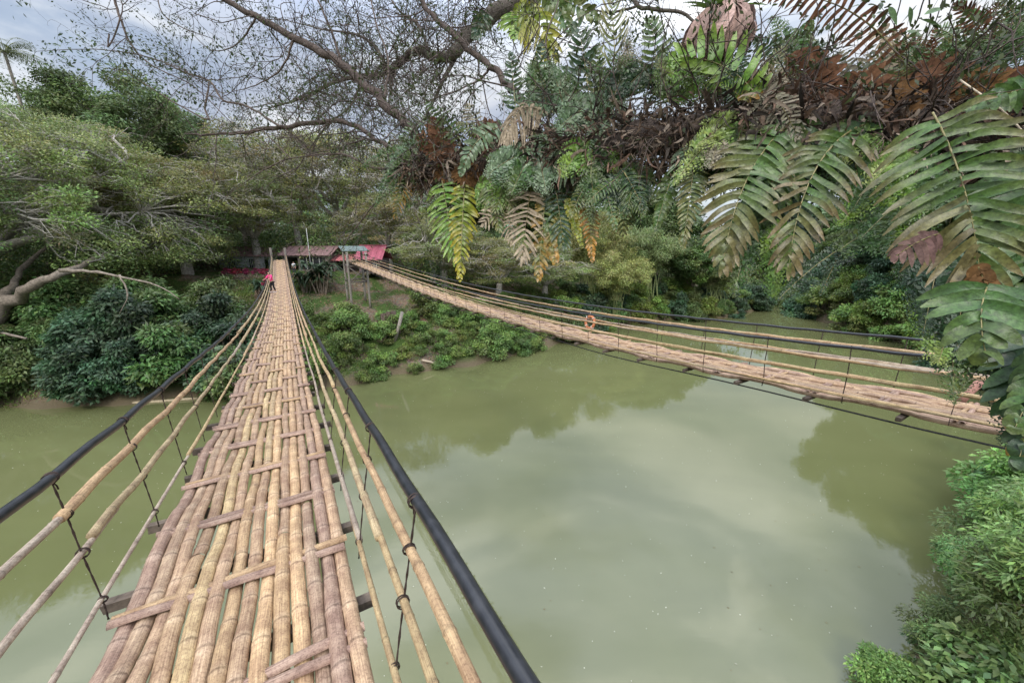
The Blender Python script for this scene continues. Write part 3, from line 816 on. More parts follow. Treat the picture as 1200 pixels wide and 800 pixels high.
ARCH['palm2'] = arch_palm(2, H=1.0, fr=3.0, nf=24, trunk=False)
ARCH['strap'] = arch_strapplant(1)
ARCH['flower'] = arch_shrub(7, H=1.1, Rr=1.0, k=16, n=90, L=.12, W=.09, col=np.array([.27, .025, .055]), cr=.24)

# hero rain tree on the left bank
def hero_rain_tree():
    base = P(-40, 372, 37); bx, by = base[0], base[1]; bz = gz(bx, by)
    ctr = P(12, 250, 41)
    lean = (ctr[0] - bx, ctr[1] - by)
    H = (P(15, 122, 37)[2] - bz)
    tm, cm = arch_umbrella(41, H=H, Rr=18.5, pads=680, n=400, L=.26, W=.12, thick=1.0, padr=1.75, low=.33, skirt=.28, twigs=8, nl=20, lean=lean, trunk_r=.85, fork=.26, col=np.array([.20, .250, .088]))
    r = empty('rain_tree', (bx, by, bz), 0, 'huge spreading rain tree with layered olive crown and pale twigs over the left bank', 'tree')
    link_mesh('trunk', tm, r); link_mesh('crown', cm, r)
    o3 = np.array([bx, by, bz]); rs = np.random.RandomState(2)
    for pts in ([(-48, 430, 34, .85), (-20, 392, 33, .70), (6, 358, 33, .52), (34, 338, 32, .38), (70, 322, 32, .27), (105, 306, 35, .20), (140, 292, 39, .14), (180, 280, 43, .06)],
                [(-30, 400, 34, .5), (-8, 360, 34, .4), (14, 335, 35, .3), (30, 310, 37, .2), (60, 285, 40, .12), (100, 255, 43, .06)],
                [(72, 317, 30, .16), (105, 318, 29, .11), (145, 325, 29, .08), (185, 335, 29, .05), (210, 350, 29, .03)],
                [(-30, 388, 31, .12), (5, 390, 31, .10), (32, 397, 31, .07)],
                [(140, 322, 29, .07), (150, 345, 29, .05), (140, 368, 29, .02)]):
        a = smooth_path([list(P(p[0], p[1], p[2])) + [p[3]] for p in pts], sub=4); mb = MB()
        mb.tube(a[:, :3] - o3 + rs.normal(size=(len(a), 3)) * a[:, 3:] * .28, a[:, 3] * (1 + rs.uniform(-.16, .16, len(a))), 10, (.22, .185, .15)); mb.build('limb', M_BARK, r)
hero_rain_tree()

TREES = [
 # name, archetype, px, zc, scale, label
 ('rain_tree', 'rain1', 215, 50, 1.15, 'flat-topped rain tree behind the grey house left of the foreground bridge end', 1.1),
 ('rain_tree', 'rain2', 300, 57, 1.25, 'olive rain tree rising right behind the brown roofed house', 1.0),
 ('rain_tree', 'rain1', 455, 60, 0.95, 'rain tree with pale forked trunk behind the pink roof', 1.0),
 ('rain_tree', 'rain2', 520, 53, 0.85, 'grey branched rain tree just right of the pink roof above the second bridge', 1.15),
 ('rain_tree', 'rain1', 585, 52, 0.72, 'low spreading rain tree behind the middle of the far bank above the second bridge', 1.35),
 ('rain_tree', 'rain2', 640, 57, 0.8, 'olive rain tree at the river bend left of the pale bamboo thicket', 1.2),
 ('rain_tree', 'rain1', 400, 72, 1.65, 'tall distant rain tree behind the two bridge ends', 1.0),
 ('sparse_tree', 'airy', 290, 64, 1.45, 'thin crowned tree with bare grey twigs against the sky above the brown roofed house', 1.0),
 ('sparse_tree', 'airy', 350, 62, 1.35, 'loose yellow green tree in front of the sky above the foreground bridge end', 1.1),
 ('sparse_tree', 'airy', 480, 64, 1.4, 'half bare tree below the left tip of the fern covered limb', 1.0),
 ('broadleaf_tree', 'bigdark', 172, 58, 1.02, 'dark glossy broadleaf tree rising above the rain tree crown against the sky', 1.1),
 ('broadleaf_tree', 'bigdark', 138, 66, .95, 'dark broadleaf tree just right of the distant coconut palm', 1.0),
 ('broadleaf_tree', 'bigdark', 235, 76, .95, 'mid green tree far behind the twigs at the left skyline', 1.2),
 ('broadleaf_tree', 'bigdark', 560, 74, .85, 'tall mid green tree behind the hanging yellow green fern', 1.2),
 ('broadleaf_tree', 'bigdark', 640, 78, .8, 'tall dark tree behind the rain trees at the river bend', 1.2),
 ('bamboo_clump', 'bamboo', 690, 62, 1.25, 'pale feathery bamboo thicket glowing yellow green behind the second bridge', 1.1),
 ('bamboo_clump', 'bamboo', 725, 58, 0.95, 'low yellowish bamboo thicket at the water edge left of the dark gap', 1.2),
 ('bamboo_clump', 'bamboo2', 765, 66, 1.35, 'green arching bamboo thicket below the small sky gap under the limb', 1.1),
 ('broadleaf_tree', 'broad1', 770, 78, 1.35, 'dark tree whose top fills the sky gap under the limb', 1.2),
 ('broadleaf_tree', 'broad1', 815, 68, 0.95, 'dark green tree on the left side of the upstream channel', 1.1),
 ('bamboo_clump', 'bamboo2', 845, 66, 0.95, 'drooping green bamboo at the mouth of the upstream channel', 1.2),
 ('palm_tree', 'tallpalm', 76, 52, 1.13, 'coconut palm standing above the rain tree crown at the left skyline', 1.0),
 ('palm_tree', 'tallpalm', 28, 54, 1.06, 'coconut palm half hidden at the left edge of the skyline', 1.0),
 ('palm_tree', 'palm', 955, 92, 0.95, 'left one of two feathery palms at the end of the upstream channel', 1.4),
 ('palm_tree', 'palm', 1010, 88, 1.05, 'right one of two feathery palms at the end of the upstream channel', 1.4),
 ('broadleaf_tree', 'broad2', 905, 98, 0.95, 'bright green tree closing the far end of the upstream channel', 1.3),
 ('broadleaf_tree', 'broad1', 960, 104, 1.2, 'dark tree behind the two palms', 1.3),
 ('broadleaf_tree', 'broad2', 990, 76, 0.62, 'yellow green rounded tree on the right bank of the upstream channel', 1.5),
 ('broadleaf_tree', 'broad3', 1050, 60, 0.85, 'pale green drooping tree on the right bank above the second bridge rails', 1.3),
 ('broadleaf_tree', 'broad3', 1110, 48, 0.72, 'large leaved tree behind the big hanging frond at the right', 1.3),
 ('broadleaf_tree', 'broad2', 1120, 66, 1.75, 'tall tree on the right bank behind the ferns', 1.3),
 ('broadleaf_tree', 'broad1', 1190, 50, 1.3, 'tall dark tree at the right edge behind the fern curtain', 1.2),
 ('broadleaf_tree', 'bigdark', 1068, 57, .92, 'tallest dark tree on the right bank behind the green lacy fern curtain', 1.0),
 ('broadleaf_tree', 'bigdark', 1175, 44, .85, 'tall spreading tree beyond the right edge ferns', 1.0),
 ('broadleaf_tree', 'broad1', 1055, 84, 1.3, 'dark tree behind the drooping tree of the right bank', 1.4),
]
for nm, ar, px, zc, sc_, lb, sx in TREES:
    x, y = at_px(px, zc); plant(nm, ar, x, y, sc_, lb, 'tree' if 'bamboo' not in nm else 'bamboo', 'trees along the river' , sx=sx)
# back rows of forest that read as one mass beyond the first trees
rs = np.random.RandomState(77)
def far_wood():
    mb = MB(); C = []; 
    for i in range(420):
        px = rs.uniform(-150, 1500); zc = rs.uniform(88, 150)
        x, y = at_px(px, zc); s, t = to_st(x, y); 
        if -6 < s - np.interp(t, FT, FS) + 6 and s < np.interp(t, FT, FS) + 3 and s > np.interp(t, NT_, NS_) - 3: continue
        g = gz(x, y); h = rs.uniform(9, 14)
        for k in range(7):
            C.append([x + rs.normal() * 3, y + rs.normal() * 3, g + h * rs.uniform(.15, 1)])
    C = np.array(C); k = len(C)
    Rad = rs.uniform(1.6, 3.2, (k, 1)) * np.array([1, 1, .8])
    pal = np.array([G_DARK, G_MID, G_OLIVE, G_BLUE])[rs.randint(0, 4, k)] * rs.uniform(.7, 1.3, (k, 1))
    clump_leaves(mb, rs, C, Rad, 60, .95, .5, pal, droop=.4, up=.8, shell=.4)
    o = mb.build('forest', M_LEAF); tag(o, 'distant forest closing the view behind the river trees', 'forest', None, 'stuff')
far_wood()

# shrubs on the left bank
def scatter(arch, n, sr, dr, sc_, name, label, cat, group, seed, side='far', dmin=2.0):
    rs = np.random.RandomState(seed); got = []; tries = 0
    while len(got) < n and tries < 4000:
        tries += 1
        t = rs.uniform(*sr); d = rs.uniform(*dr)
        s = (np.interp(t, FT, FS) + d) if side == 'far' else (np.interp(t, NT_, NS_) - d)
        if any((t - a) ** 2 + (s - b) ** 2 < dmin ** 2 for a, b in got): continue
        got.append((t, s)); x, y = from_st(s, t)
        ar = arch[rs.randint(len(arch))] if isinstance(arch, (list, tuple)) else arch
        plant(name, ar, float(x), float(y), rs.uniform(*sc_), label, cat, group, rz=rs.uniform(0, 6.28), sx=rs.uniform(.85, 1.2))
scatter(['shrub1', 'shrub3', 'shrub1'], 38, (-40, -3), (0.0, 10), (1.15, 1.9), 'leafy_shrub', 'dense dark leafy shrub on the steep left bank below the rain tree', 'shrub', 'dark shrubs on the left bank', 5, dmin=2.0)
x, y = at_px(195, 31.5); plant('leafy_shrub', 'shrub3', x, y, 1.55, 'brightest bushy shrub at the waterline left of the foreground bridge rails', 'shrub')
x, y = at_px(155, 33.5); plant('leafy_shrub', 'shrub1', x, y, 1.9, 'tall rounded shrub in the middle of the left bank', 'shrub')
scatter(['low', 'low2', 'low', 'shrub2'], 100, (-2.5, 27), (-0.1, 9.5), (.75, 1.25), 'low_shrub', 'low bright shrub on the bank slope between the two bridges', 'shrub', 'low shrubs between the bridges', 6, dmin=1.05)
scatter(['shrub1', 'shrub2'], 16, (18, 31), (0.3, 8), (.45, .95), 'waterside_shrub', 'dark rounded shrub at the water edge below the second bridge', 'shrub', 'waterside shrubs below the second bridge', 8, dmin=1.9)
scatter(['shrub1', 'shrub2', 'shrub3', 'brightshrub'], 54, (31, 95), (-.9, 7), (.8, 1.5), 'bank_shrub', 'dense shrub on the far bank upstream of the second bridge', 'shrub', 'shrubs on the upstream far bank', 9, dmin=2.6)
scatter(['shrub2', 'shrub3', 'brightshrub', 'shrub2'], 95, (56, 108), (-1.0, 13), (1.1, 1.9), 'bank_shrub', 'green shrub on the right bank of the upstream channel', 'shrub', 'shrubs on the right bank upstream', 10, side='near', dmin=2.0)
scatter(['low2', 'shrub2'], 22, (45, 66), (-.3, 3), (.7, 1.2), 'reed_clump', 'light green waterside plant seen through the second bridge rails', 'plant', 'light green waterside plants', 12, side='near', dmin=1.5)

def undergrowth():
    rs = np.random.RandomState(71); C = []; pal = []
    while len(C) < 3000:
        if rs.rand() < .72: t = rs.uniform(-75, 75); d = rs.uniform(11, 62); s = np.interp(t, FT, FS) + d
        else: t = rs.uniform(50, 112); d = rs.uniform(.5, 42); s = np.interp(t, NT_, NS_) - d
        if s > 15 and -9 < t < 17 and d < 28: continue
        if s > 15 and t > 17 and d < 14: continue
        if s > 15 and t < -9 and t > -13 and d < 24: continue
        x, y = from_st(s, t)
        for k in range(2): C.append([x + rs.normal(), y + rs.normal(), gz(x, y) + rs.uniform(.3, 4.2)]); pal.append([G_DARK, G_MID, G_OLIVE, G_BLUE][rs.randint(4)] * rs.uniform(.8, 1.45))
    C = np.array(C); mb = MB(); Rad = rs.uniform(1.2, 2.2, (len(C), 1)) * np.array([1, 1, .8])
    clump_leaves(mb, rs, C, Rad, 85, .42, .19, np.array(pal), droop=.4, up=.75, shell=.4)
    o = mb.build('undergrowth', M_LEAF); tag(o, 'tangled undergrowth filling the ground beneath the river trees', 'undergrowth', None, 'stuff')
undergrowth()
def ground_cover():
    rs = np.random.RandomState(31); n = 130000
    t = rs.uniform(-42, 60, n); d = rs.uniform(.15, 22, n)
    s = np.interp(t, FT, FS) + d; x, y = from_st(s, t)
    keep = (np.sin(x * .8 + 1) * np.cos(y * .7) + np.sin(x * .27 + y * .21) + rs.normal(0, .35, n) > -.15) & ~((d > 9.5) & (d < 20) & (t > -3) & (t < 14))
    x, y = x[keep], y[keep]; z = ground(x, y); m_ = len(x)
    mb = MB(); P0 = np.stack([x, y, z], 1); D = rs.normal(size=(m_, 3)) * .7; D[:, 2] = np.abs(D[:, 2]) + .5
    P0[:, 2] += rs.uniform(0, .5, m_) * np.interp(np.sin(x * 1.1) + np.cos(y * 1.3), [-1, 1], [.3, 1])
    cl = np.array([.13, .20, .05]) * rs.uniform(.4, 1.5, (m_, 1)) * (1 + rs.normal(0, .1, (m_, 3)))
    leaf_quads(mb, P0, D, rs.normal(size=(m_, 3)) + [0, 0, .6], rs.uniform(.14, .34, m_), rs.uniform(.05, .11, m_), np.clip(cl, .004, 1))
    o = mb.build('ground_cover', M_LEAF); tag(o, 'low creeping weeds and grass covering the far bank', 'ground cover', None, 'stuff')
    # fallen brown leaves
    n = 26000; t = rs.uniform(-30, 30, n); d = rs.uniform(8, 24, n); s = np.interp(t, FT, FS) + d; x, y = from_st(s, t)
    z = ground(x, y) + .03; P0 = np.stack([x, y, z], 1); D = rs.normal(size=(n, 3)); D[:, 2] *= .2
    cl = np.array([.24, .155, .095]) * rs.uniform(.4, 1.5, (n, 1)); mb = MB()
    leaf_quads(mb, P0, D, rs.normal(size=(n, 3)) * .3 + [0, 0, 1], rs.uniform(.1, .24, n), rs.uniform(.06, .13, n), cl)
    o = mb.build('fallen_leaves', M_DRY); tag(o, 'brown fallen leaves littering the earth around the bridge ends', 'fallen leaves', None, 'stuff')
    # flecks drifting on the river
    n = 2600; mb = MB(); x = rs.uniform(-32, 36, n); y = rs.uniform(7, 50, n)
    k = ground(x, y) < WATER_Z - .2; x, y = x[k], y[k]; n = len(x)
    P0 = np.stack([x, y, np.full(n, WATER_Z + .006)], 1); D = rs.normal(size=(n, 3)); D[:, 2] = 0
    cl = np.where(rs.rand(n, 1) < .6, np.array([[.5, .5, .38]]), np.array([[.16, .12, .06]])) * rs.uniform(.6, 1.2, (n, 1))
    leaf_quads(mb, P0, D, np.tile([0, 0, 1.], (n, 1)), rs.uniform(.02, .09, n), rs.uniform(.015, .05, n), cl, fold=0.02)
    o = mb.build('floating_debris', M_DRY); tag(o, 'tiny pale flecks and leaves drifting on the green water', 'debris', None, 'stuff')
ground_cover()

# near bank plants at the lower right
ARCH['nb1'] = arch_shrub(21, H=2.4, Rr=1.9, k=44, n=330, L=.15, W=.06, up=1.3, col=np.array([.17, .29, .075]), cr=.5)
ARCH['nb2'] = arch_shrub(22, H=2.6, Rr=1.9, k=34, n=360, L=.15, W=.042, up=1.3, col=np.array([.17, .28, .09]), cr=.5, droop=.3)
ARCH['nb3'] = arch_shrub(23, H=1.7, Rr=1.6, k=34, n=160, L=.23, W=.11, col=np.array([.18, .30, .10]), cr=.45)
def near_plant(px, py, zc, arch, sc_, label):
    q = P(px, py, zc); x, y = q[0], q[1]; g = gz(x, y)
    plant('bank_bush', arch, x, y, sc_, label, 'bush', 'bushes on the near bank', z=max(g, WATER_Z) - .1)
near_plant(1212, 575, 17, 'nb3', 1.5, 'large leaved bush below the end of the second bridge at the right edge')
near_plant(1195, 640, 15.5, 'nb2', .85, 'small grey green feathery bush reaching over the water at the right')
near_plant(1172, 705, 13, 'nb2', 1.05, 'feathery bush spreading over the water in the lower right')
near_plant(1210, 760, 11.5, 'nb1', 1.15, 'dense leafy bush in the lower right corner')
near_plant(1215, 680, 13.5, 'nb2', 1.35, 'tall feathery bush at the lower right edge')
near_plant(1120, 800, 10.8, 'nb2', .75, 'feathery bush along the bottom edge at the lower right')
near_plant(1062, 815, 10.2, 'nb1', .7, 'leafy sprays poking up from the bottom edge right of the open water')
near_plant(1242, 620, 15.5, 'nb1', 1.5, 'dark leafy bush at the right edge under the fern curtain')
near_plant(1160, 820, 9.5, 'nb3', 1.0, 'pale large leaved bush at the bottom right edge')
near_plant(1235, 830, 10, 'nb2', 1.3, 'tall feathery bush below the lower right corner')
near_plant(1245, 545, 19, 'nb1', 1.4, 'green bush on the near bank just under the second bridge deck')
near_plant(1120, 860, 8.6, 'nb1', .8, 'low leafy bush cut by the bottom edge at the right')
scatter(['shrub2', 'nb1'], 14, (18, 46), (0.8, 6), (.9, 1.3), 'bank_bush', 'green bush on the near bank beyond the right edge', 'bush', 'bushes further along the near bank', 14, side='near', dmin=2.2)
mb = MB()
# bare sticks lying in the water at the near bank
for i, (a, b) in enumerate((((1062, 715), (1125, 748)), ((1075, 752), (1110, 738)), ((1068, 700), (1130, 722)))):
    A_ = P(a[0], a[1], 1); B_ = P(b[0], b[1], 1); A_ = A_ * (WATER_Z + .05) / A_[2]; B_ = B_ * (WATER_Z + .12) / B_[2]
    mb = MB(); mb.tube(branch(A_, B_, .03, rs, 5, .03), [.012, .014, .018, .02, .022], 5, (.13, .10, .08)); o = mb.build('fallen_stick', M_BARK)
    tag(o, ('middle', 'lowest', 'uppermost')[i] + ' bare stick lying in the water beside the near bank bushes', 'stick', 'sticks in the water')

# floating bamboo pole at the left bank and log on the slope
A_ = P(143, 473, 1); A_ = A_ * (WATER_Z + .05) / A_[2]; B_ = P(232, 467, 1); B_ = B_ * (WATER_Z + .05) / B_[2]
mb = MB(); mb.tube(branch(A_, B_, 0, rs, 8, .004), .13, 8, (.40, .33, .22)); o = mb.build('floating_log', M_WOOD); tag(o, 'pale log floating at the foot of the left bank', 'log')
A_ = P(494, 411, 38.5); B_ = P(513, 406, 38.8)
for q in (A_, B_): q[2] = gz(q[0], q[1]) + .25
mb = MB(); mb.tube([A_, (A_ + B_) / 2 + [0, 0, .06], B_], .12, 7, (.44, .36, .27)); o = mb.build('fallen_log', M_WOOD); tag(o, 'short pale log lying on the grassy slope between the bridges', 'log')

# garden plants around the bridge ends
x, y = at_px(372, 47.5); plant('strap_leaved_plant', 'strap', x, y, 1.75, 'big clump of dark arching strap leaves between the two bridge ends', 'plant', z=P(372, 343, 47.5)[2], sx=1.15)
x, y = at_px(352, 47); plant('strap_leaved_plant', 'strap', x, y, 1.2, 'smaller clump of dark strap leaves beside the right end post of the foreground bridge', 'plant', z=P(352, 344, 47)[2])
x, y = at_px(298, 44); plant('strap_leaved_plant', 'strap', x, y, 1.1, 'grey green leafy clump on the slope left of the foreground bridge', 'plant', z=P(298, 352, 44)[2])
for i, px in enumerate((266, 277, 289, 301, 311)):
    q = P(px, 321, 49); plant('flowering_bush', 'flower', q[0], q[1], .68, ('leftmost', 'second from left', 'middle', 'fourth from left', 'rightmost')[i] + ' of the crimson flowering bushes in front of the grey house', 'bush', 'crimson flowering bushes by the grey house', z=q[2])
for i, (px, py) in enumerate(((316, 328), (312, 334))):
    q = P(px, py, 40); plant('flowering_bush', 'flower', q[0], q[1], .5, ('upper', 'lower')[i] + ' small red flowering bush left of the person in pink', 'bush', 'red bushes by the bridge', z=q[2])

# ------------------------------------------------------------------ houses on the far bank
def gable_house(pxl, pxr, zc, y_eave, y_ridge, y_base, depth, wallc, roofc, label, openings, name='house', ov=.5, dark=False):
    A_ = P(pxl, y_eave, zc); B_ = P(pxr, y_eave, zc); w = (B_[0] - A_[0]) / 2; cx = (A_[0] + B_[0]) / 2; y0 = A_[1]
    zb = P(pxl, y_base, zc)[2]; ze = A_[2]; zr = ze + (P(pxl, y_ridge, zc + depth / 2)[2] - P(pxl, y_eave, zc + depth / 2)[2])
    root = empty(name, (cx, y0 + depth / 2, zb), 0, label, 'house')
    H = ze - zb; D = depth / 2; ww = w - ov
    # wall with real openings on the front: build by strips
    mb = MB(); t = .1
    xs = sorted(set([-ww, ww] + [v for o_ in openings for v in (o_[0] * ww, o_[1] * ww)]))
    for a, b in zip(xs[:-1], xs[1:]):
        mid = (a + b) / 2; op = [o_ for o_ in openings if o_[0] * ww < mid < o_[1] * ww]
        if op:
            lo, hi = op[0][2] * H, op[0][3] * H
            if lo > .05: mb.box((mid, -D, lo / 2), ((b - a) / 2, t, lo / 2), wallc)
            if hi < H - .05: mb.box((mid, -D, (hi + H) / 2), ((b - a) / 2, t, (H - hi) / 2), wallc)
        else: mb.box((mid, -D, H / 2), ((b - a) / 2, t, H / 2), wallc)
    mb.box((-ww + t, 0, H / 2), (t, D - t - .005, H / 2), wallc); mb.box((ww - t, 0, H / 2), (t, D - t - .005, H / 2), wallc)
    mb.box((0, D, H / 2), (ww, t, H / 2), np.array(wallc) * .8); mb.box((0, 0, .06), (ww - 2 * t - .01, D - t - .01, .06), (.2, .18, .16))
    mb.build('wall', M_PAINT, root, smooth=False)
    mb = MB(); rise = zr - ze; n = max(8, int(w * 2 / .35))
    for i in range(n):
        xc = -w + (i + .5) * 2 * w / n; hw = w / n * .96
        for sg in (-1, 1):
            e0 = sg * (D + ov); lift = .03 * (i % 2)
            V = np.array([[xc - hw, e0, H - .12], [xc + hw, e0, H - .12], [xc + hw, 0, H + rise], [xc - hw, 0, H + rise]]) + [0, 0, lift]
            V2 = V - [0, 0, .07]
            mb.add(np.concatenate([V, V2]), [[0, 1, 2, 3], [7, 6, 5, 4], [0, 4, 5, 1], [1, 5, 6, 2], [2, 6, 7, 3], [3, 7, 4, 0]], col=np.array(roofc) * (1 + .08 * math.sin(i * 2.3)))
    mb.box((0, 0, H + rise + .02), (w, .16, .06), np.array(roofc) * .85)
    mb.build('roof', M_PAINT, root, smooth=False)
    for i, o_ in enumerate(openings):
        if len(o_) > 4:
            mb = MB(); a, b = o_[0] * ww, o_[1] * ww; lo, hi = o_[2] * H, o_[3] * H
            mb.box(((a + b) / 2, -D + .02, (lo + hi) / 2), ((b - a) / 2 - .01, .02, (hi - lo) / 2 - .01), (.03, .035, .04)); wn = mb.build('window', M_PIPE, root, smooth=False)
            mb = MB()
            for k in range(1, 4): mb.box((a + (b - a) * k / 4, -D - .03, (lo + hi) / 2), (.03, .02, (hi - lo) / 2 - .01), (.5, .5, .48))
            mb.build('frame', M_PAINT, wn, smooth=False)
    return root
gable_house(327, 389, 55, 298, 289, 322, 5, (.16, .14, .12), (.24, .15, .145), 'open fronted house with a faded brown pink roof behind the end of the foreground bridge',
            [(-.9, -.35, .0, .85), (-.25, .85, .25, .85, 'w')])
gable_house(252, 326, 57, 299, 290, 322, 5, (.42, .43, .44), (.34, .21, .20), 'low grey walled house behind crimson flowers left of the foreground bridge end',
            [(-.7, -.45, .3, .8, 'w'), (.05, .3, .3, .8, 'w'), (.6, .75, 0, .8)])
gable_house(416, 449, 53, 303, 288, 320, 4, (.14, .10, .10), (.34, .09, .125), 'small house with a bright crimson pink roof behind the second bridge end',
            [(-.6, -.1, 0, .9), (.2, .8, .3, .85, 'w')])
gable_house(386, 412, 56, 304, 299, 320, 4, (.14, .10, .10), (.48, .16, .17), 'low shed with a dull red roof left of the green roofed tower', [(-.6, .6, 0, .9)], name='shed')
q = P(514, 330, 56); mb = MB(); rt = empty('concrete_hut', (q[0], q[1], q[2]), 0, 'pale grey concrete hut half hidden by branches above the second bridge', 'hut')
mb = MB(); mb.box((0, 0, 1.4), (.95, .95, 1.4), (.42, .43, .44)); mb.build('wall', M_PAINT, rt, smooth=False)
mb = MB(); mb.box((0, 0, 2.88), (1.1, 1.1, .07), (.33, .34, .34)); mb.build('roof', M_PAINT, rt, smooth=False)
mb = MB(); mb.box((.1, -.96, 1.0), (.32, .03, .95), (.08, .08, .08)); mb.build('door', M_PAINT, rt, smooth=False)
q = P(365, 318, 50); mb = MB(); mb.tube([[q[0], q[1], q[2] - .5], [q[0], q[1], P(365, 268, 50)[2]]], [.045, .03], 8, (.5, .5, .48)); o = mb.build('flagpole', M_PAINT); tag(o, 'thin pale pole standing in front of the brown roofed house', 'pole')

# ------------------------------------------------------------------ life ring on the second bridge
def life_ring():
    s = 14.15; c = FR.pt(np.array(s), 0.62, 0.34)
    o = empty('life_ring', c, 0, 'faded orange life ring hanging on the rail of the second bridge', 'life ring')
    ax = np.append(-FR.c, 0.15); mb = MB(); torus(mb, np.zeros(3), ax, .20, .045, (.50, .20, .10), 12, 32); mb.build('ring', M_CLOTH, o)
    u = np.cross(ax, [0, 0, 1.0]); u /= np.linalg.norm(u); v = np.cross(ax / np.linalg.norm(ax), u)
    for a in (0.78, 2.35, 3.93, 5.5):
        mb = MB(); p = .20 * (math.cos(a) * u + math.sin(a) * v); torus(mb, p, -math.sin(a) * u + math.cos(a) * v, .056, .012, (.6, .55, .5), 6, 14); mb.build('band', M_CLOTH, o)
    mb = MB(); mb.tube([[0, 0, .22], [0, 0, .36]], .008, 5, (.6, .55, .45)); mb.build('rope', M_CLOTH, o)
life_ring()

# ------------------------------------------------------------------ people
def skin_obj(name, verts, edges, radii, mat, parent, sub=2):
    me = bpy.data.meshes.new(name); me.from_pydata([tuple(v) for v in verts], edges, [])
    o = bpy.data.objects.new(name, me); COL.objects.link(o); o.parent = parent
    md = o.modifiers.new('skin', 'SKIN'); md.use_smooth_shade = True
    for i, r in enumerate(radii):
        sv = me.skin_vertices[0].data[i]; rr = r if hasattr(r, '__len__') else (r, r); sv.radius = rr; sv.use_root = (i == 0)
    o.modifiers.new('sub', 'SUBSURF').levels = sub; o.modifiers[-1].render_levels = sub
    me.materials.append(mat); return o
def flat(name, c, rough=.85):
    m, t, b, o = newmat(name); n = nd(t, 'ShaderNodeTexNoise', Scale=12.0, Detail=3.0)
    r = nd(t, 'ShaderNodeValToRGB'); r.color_ramp.elements[0].color = (*[v * .8 for v in c], 1); r.color_ramp.elements[1].color = (*[min(1, v * 1.15) for v in c], 1)
    t.links.new(n.outputs[0], r.inputs[0]); t.links.new(r.outputs[0], b.inputs['Base Color']); b.inputs['Roughness'].default_value = rough; return m
M_SKIN = flat('skin', (.38, .22, .15), .55); M_HAIR = flat('hair', (.02, .015, .012), .6)
def person(loc, rz, top, pants, label, h=1.55, lean=0.0, arms='rail'):
    o = empty('person', loc, rz, label, 'person', None, h / 1.7)
    f = lean
    hip, chest, neck, head, crown_ = (0, 0, .92), (0, f * .55, 1.28), (0, f * .85, 1.47), (0, f * .95 + .02, 1.58), (0, f * .95 + .01, 1.67)
    V = [hip, (0, f * .3, 1.1), chest, neck, head, crown_]
    E = [(0, 1), (1, 2), (2, 3), (3, 4), (4, 5)]; Rd = [(.14, .10), (.13, .095), (.155, .10), .055, .085, .06]
    for sg in (-1, 1):
        k = len(V)
        el, wr, hd = ((sg * .27, f * .5 + .20, 1.16), (sg * .22, f * .5 + .42, 1.08), (sg * .21, f * .5 + .5, 1.07)) if arms == 'rail' else ((sg * .25, -.02, 1.13), (sg * .26, .06, .88), (sg * .26, .08, .79))
        V += [(sg * .17, f * .7, 1.40), el, wr, hd]; E += [(2, k), (k, k + 1), (k + 1, k + 2), (k + 2, k + 3)]; Rd += [.06, .043, .032, (.04, .022)]
        for j in range(4):
            kk = len(V); V.append((hd[0] + (j - 1.5) * .02, hd[1] + .07, hd[2] - .02)); E.append((k + 3, kk)); Rd.append(.01)
        kk = len(V); V.append((hd[0] - sg * .045, hd[1] + .03, hd[2])); E.append((k + 3, kk)); Rd.append(.011)
        k = len(V); st = .10 * sg
        V += [(sg * .09, 0, .86), (sg * .10, .04 + st * .5, .48), (sg * .10, -.03 + st, .08), (sg * .10, .11 + st, .035)]
        E += [(0, k), (k, k + 1), (k + 1, k + 2), (k + 2, k + 3)]; Rd += [.09, .06, .042, (.045, .03)]
    V += [(0, f * .95 + .105, 1.575), (-.085, f * .95 + .01, 1.58), (.085, f * .95 + .01, 1.58)]; n = len(V); E += [(4, n - 3), (4, n - 2), (4, n - 1)]; Rd += [.014, .016, .016]
    skin_obj('body', V, E, Rd, M_SKIN, o)
    skin_obj('shirt', [(0, 0, .88), (0, f * .3, 1.1), chest, (0, f * .78, 1.43)] + [v for sg in (-1, 1) for v in ((sg * .175, f * .7, 1.40), tuple(np.array((sg * .27, f * .5 + .2, 1.16)) if arms == 'rail' else np.array((sg * .25, -.02, 1.13))))],
             [(0, 1), (1, 2), (2, 3), (2, 4), (4, 5), (2, 6), (6, 7)], [(.165, .125), (.155, .12), (.175, .125), .07, .08, .062, .08, .062], top, o)
    skin_obj('trousers', [(0, 0, .95)] + [v for sg in (-1, 1) for v in ((sg * .09, 0, .84), (sg * .10, .04 + .05 * sg, .48), (sg * .10, -.03 + .10 * sg, .13))],
             [(0, 1), (1, 2), (2, 3), (0, 4), (4, 5), (5, 6)], [(.16, .12), .105, .078, .06, .105, .078, .06], pants, o)
    skin_obj('hair', [(0, f * .95 - .02, 1.63), (0, f * .95 - .055, 1.58), (0, f * .9 - .075, 1.50)], [(0, 1), (1, 2)], [.095, .085, .055], M_HAIR, o)
    for sg in (-1, 1):
        mb = MB(); mb.box((sg * .10, .05 + .10 * sg, .025), (.05, .13, .028), (.55, .5, .5)); mb.build('shoe', M_CLOTH, o)
sP = 31.2; pp = FL.pt(np.array(sP), -.42, .03)
person(pp, math.atan2(FL.a[1], FL.a[0]) + R(90) - R(50), flat('pink_top', (.75, .05, .22)), flat('black_trousers', (.012, .012, .015)), 'person in a pink top and black trousers holding the left rail of the foreground bridge', 1.4, .18)
q = P(345.5, 321, 51.5); person((q[0], q[1], q[2]), R(180), flat('white_shirt', (.75, .75, .78)), flat('dark_trousers', (.03, .03, .04)), 'person in a white shirt standing behind the right end post of the foreground bridge', 1.6, 0, 'down')

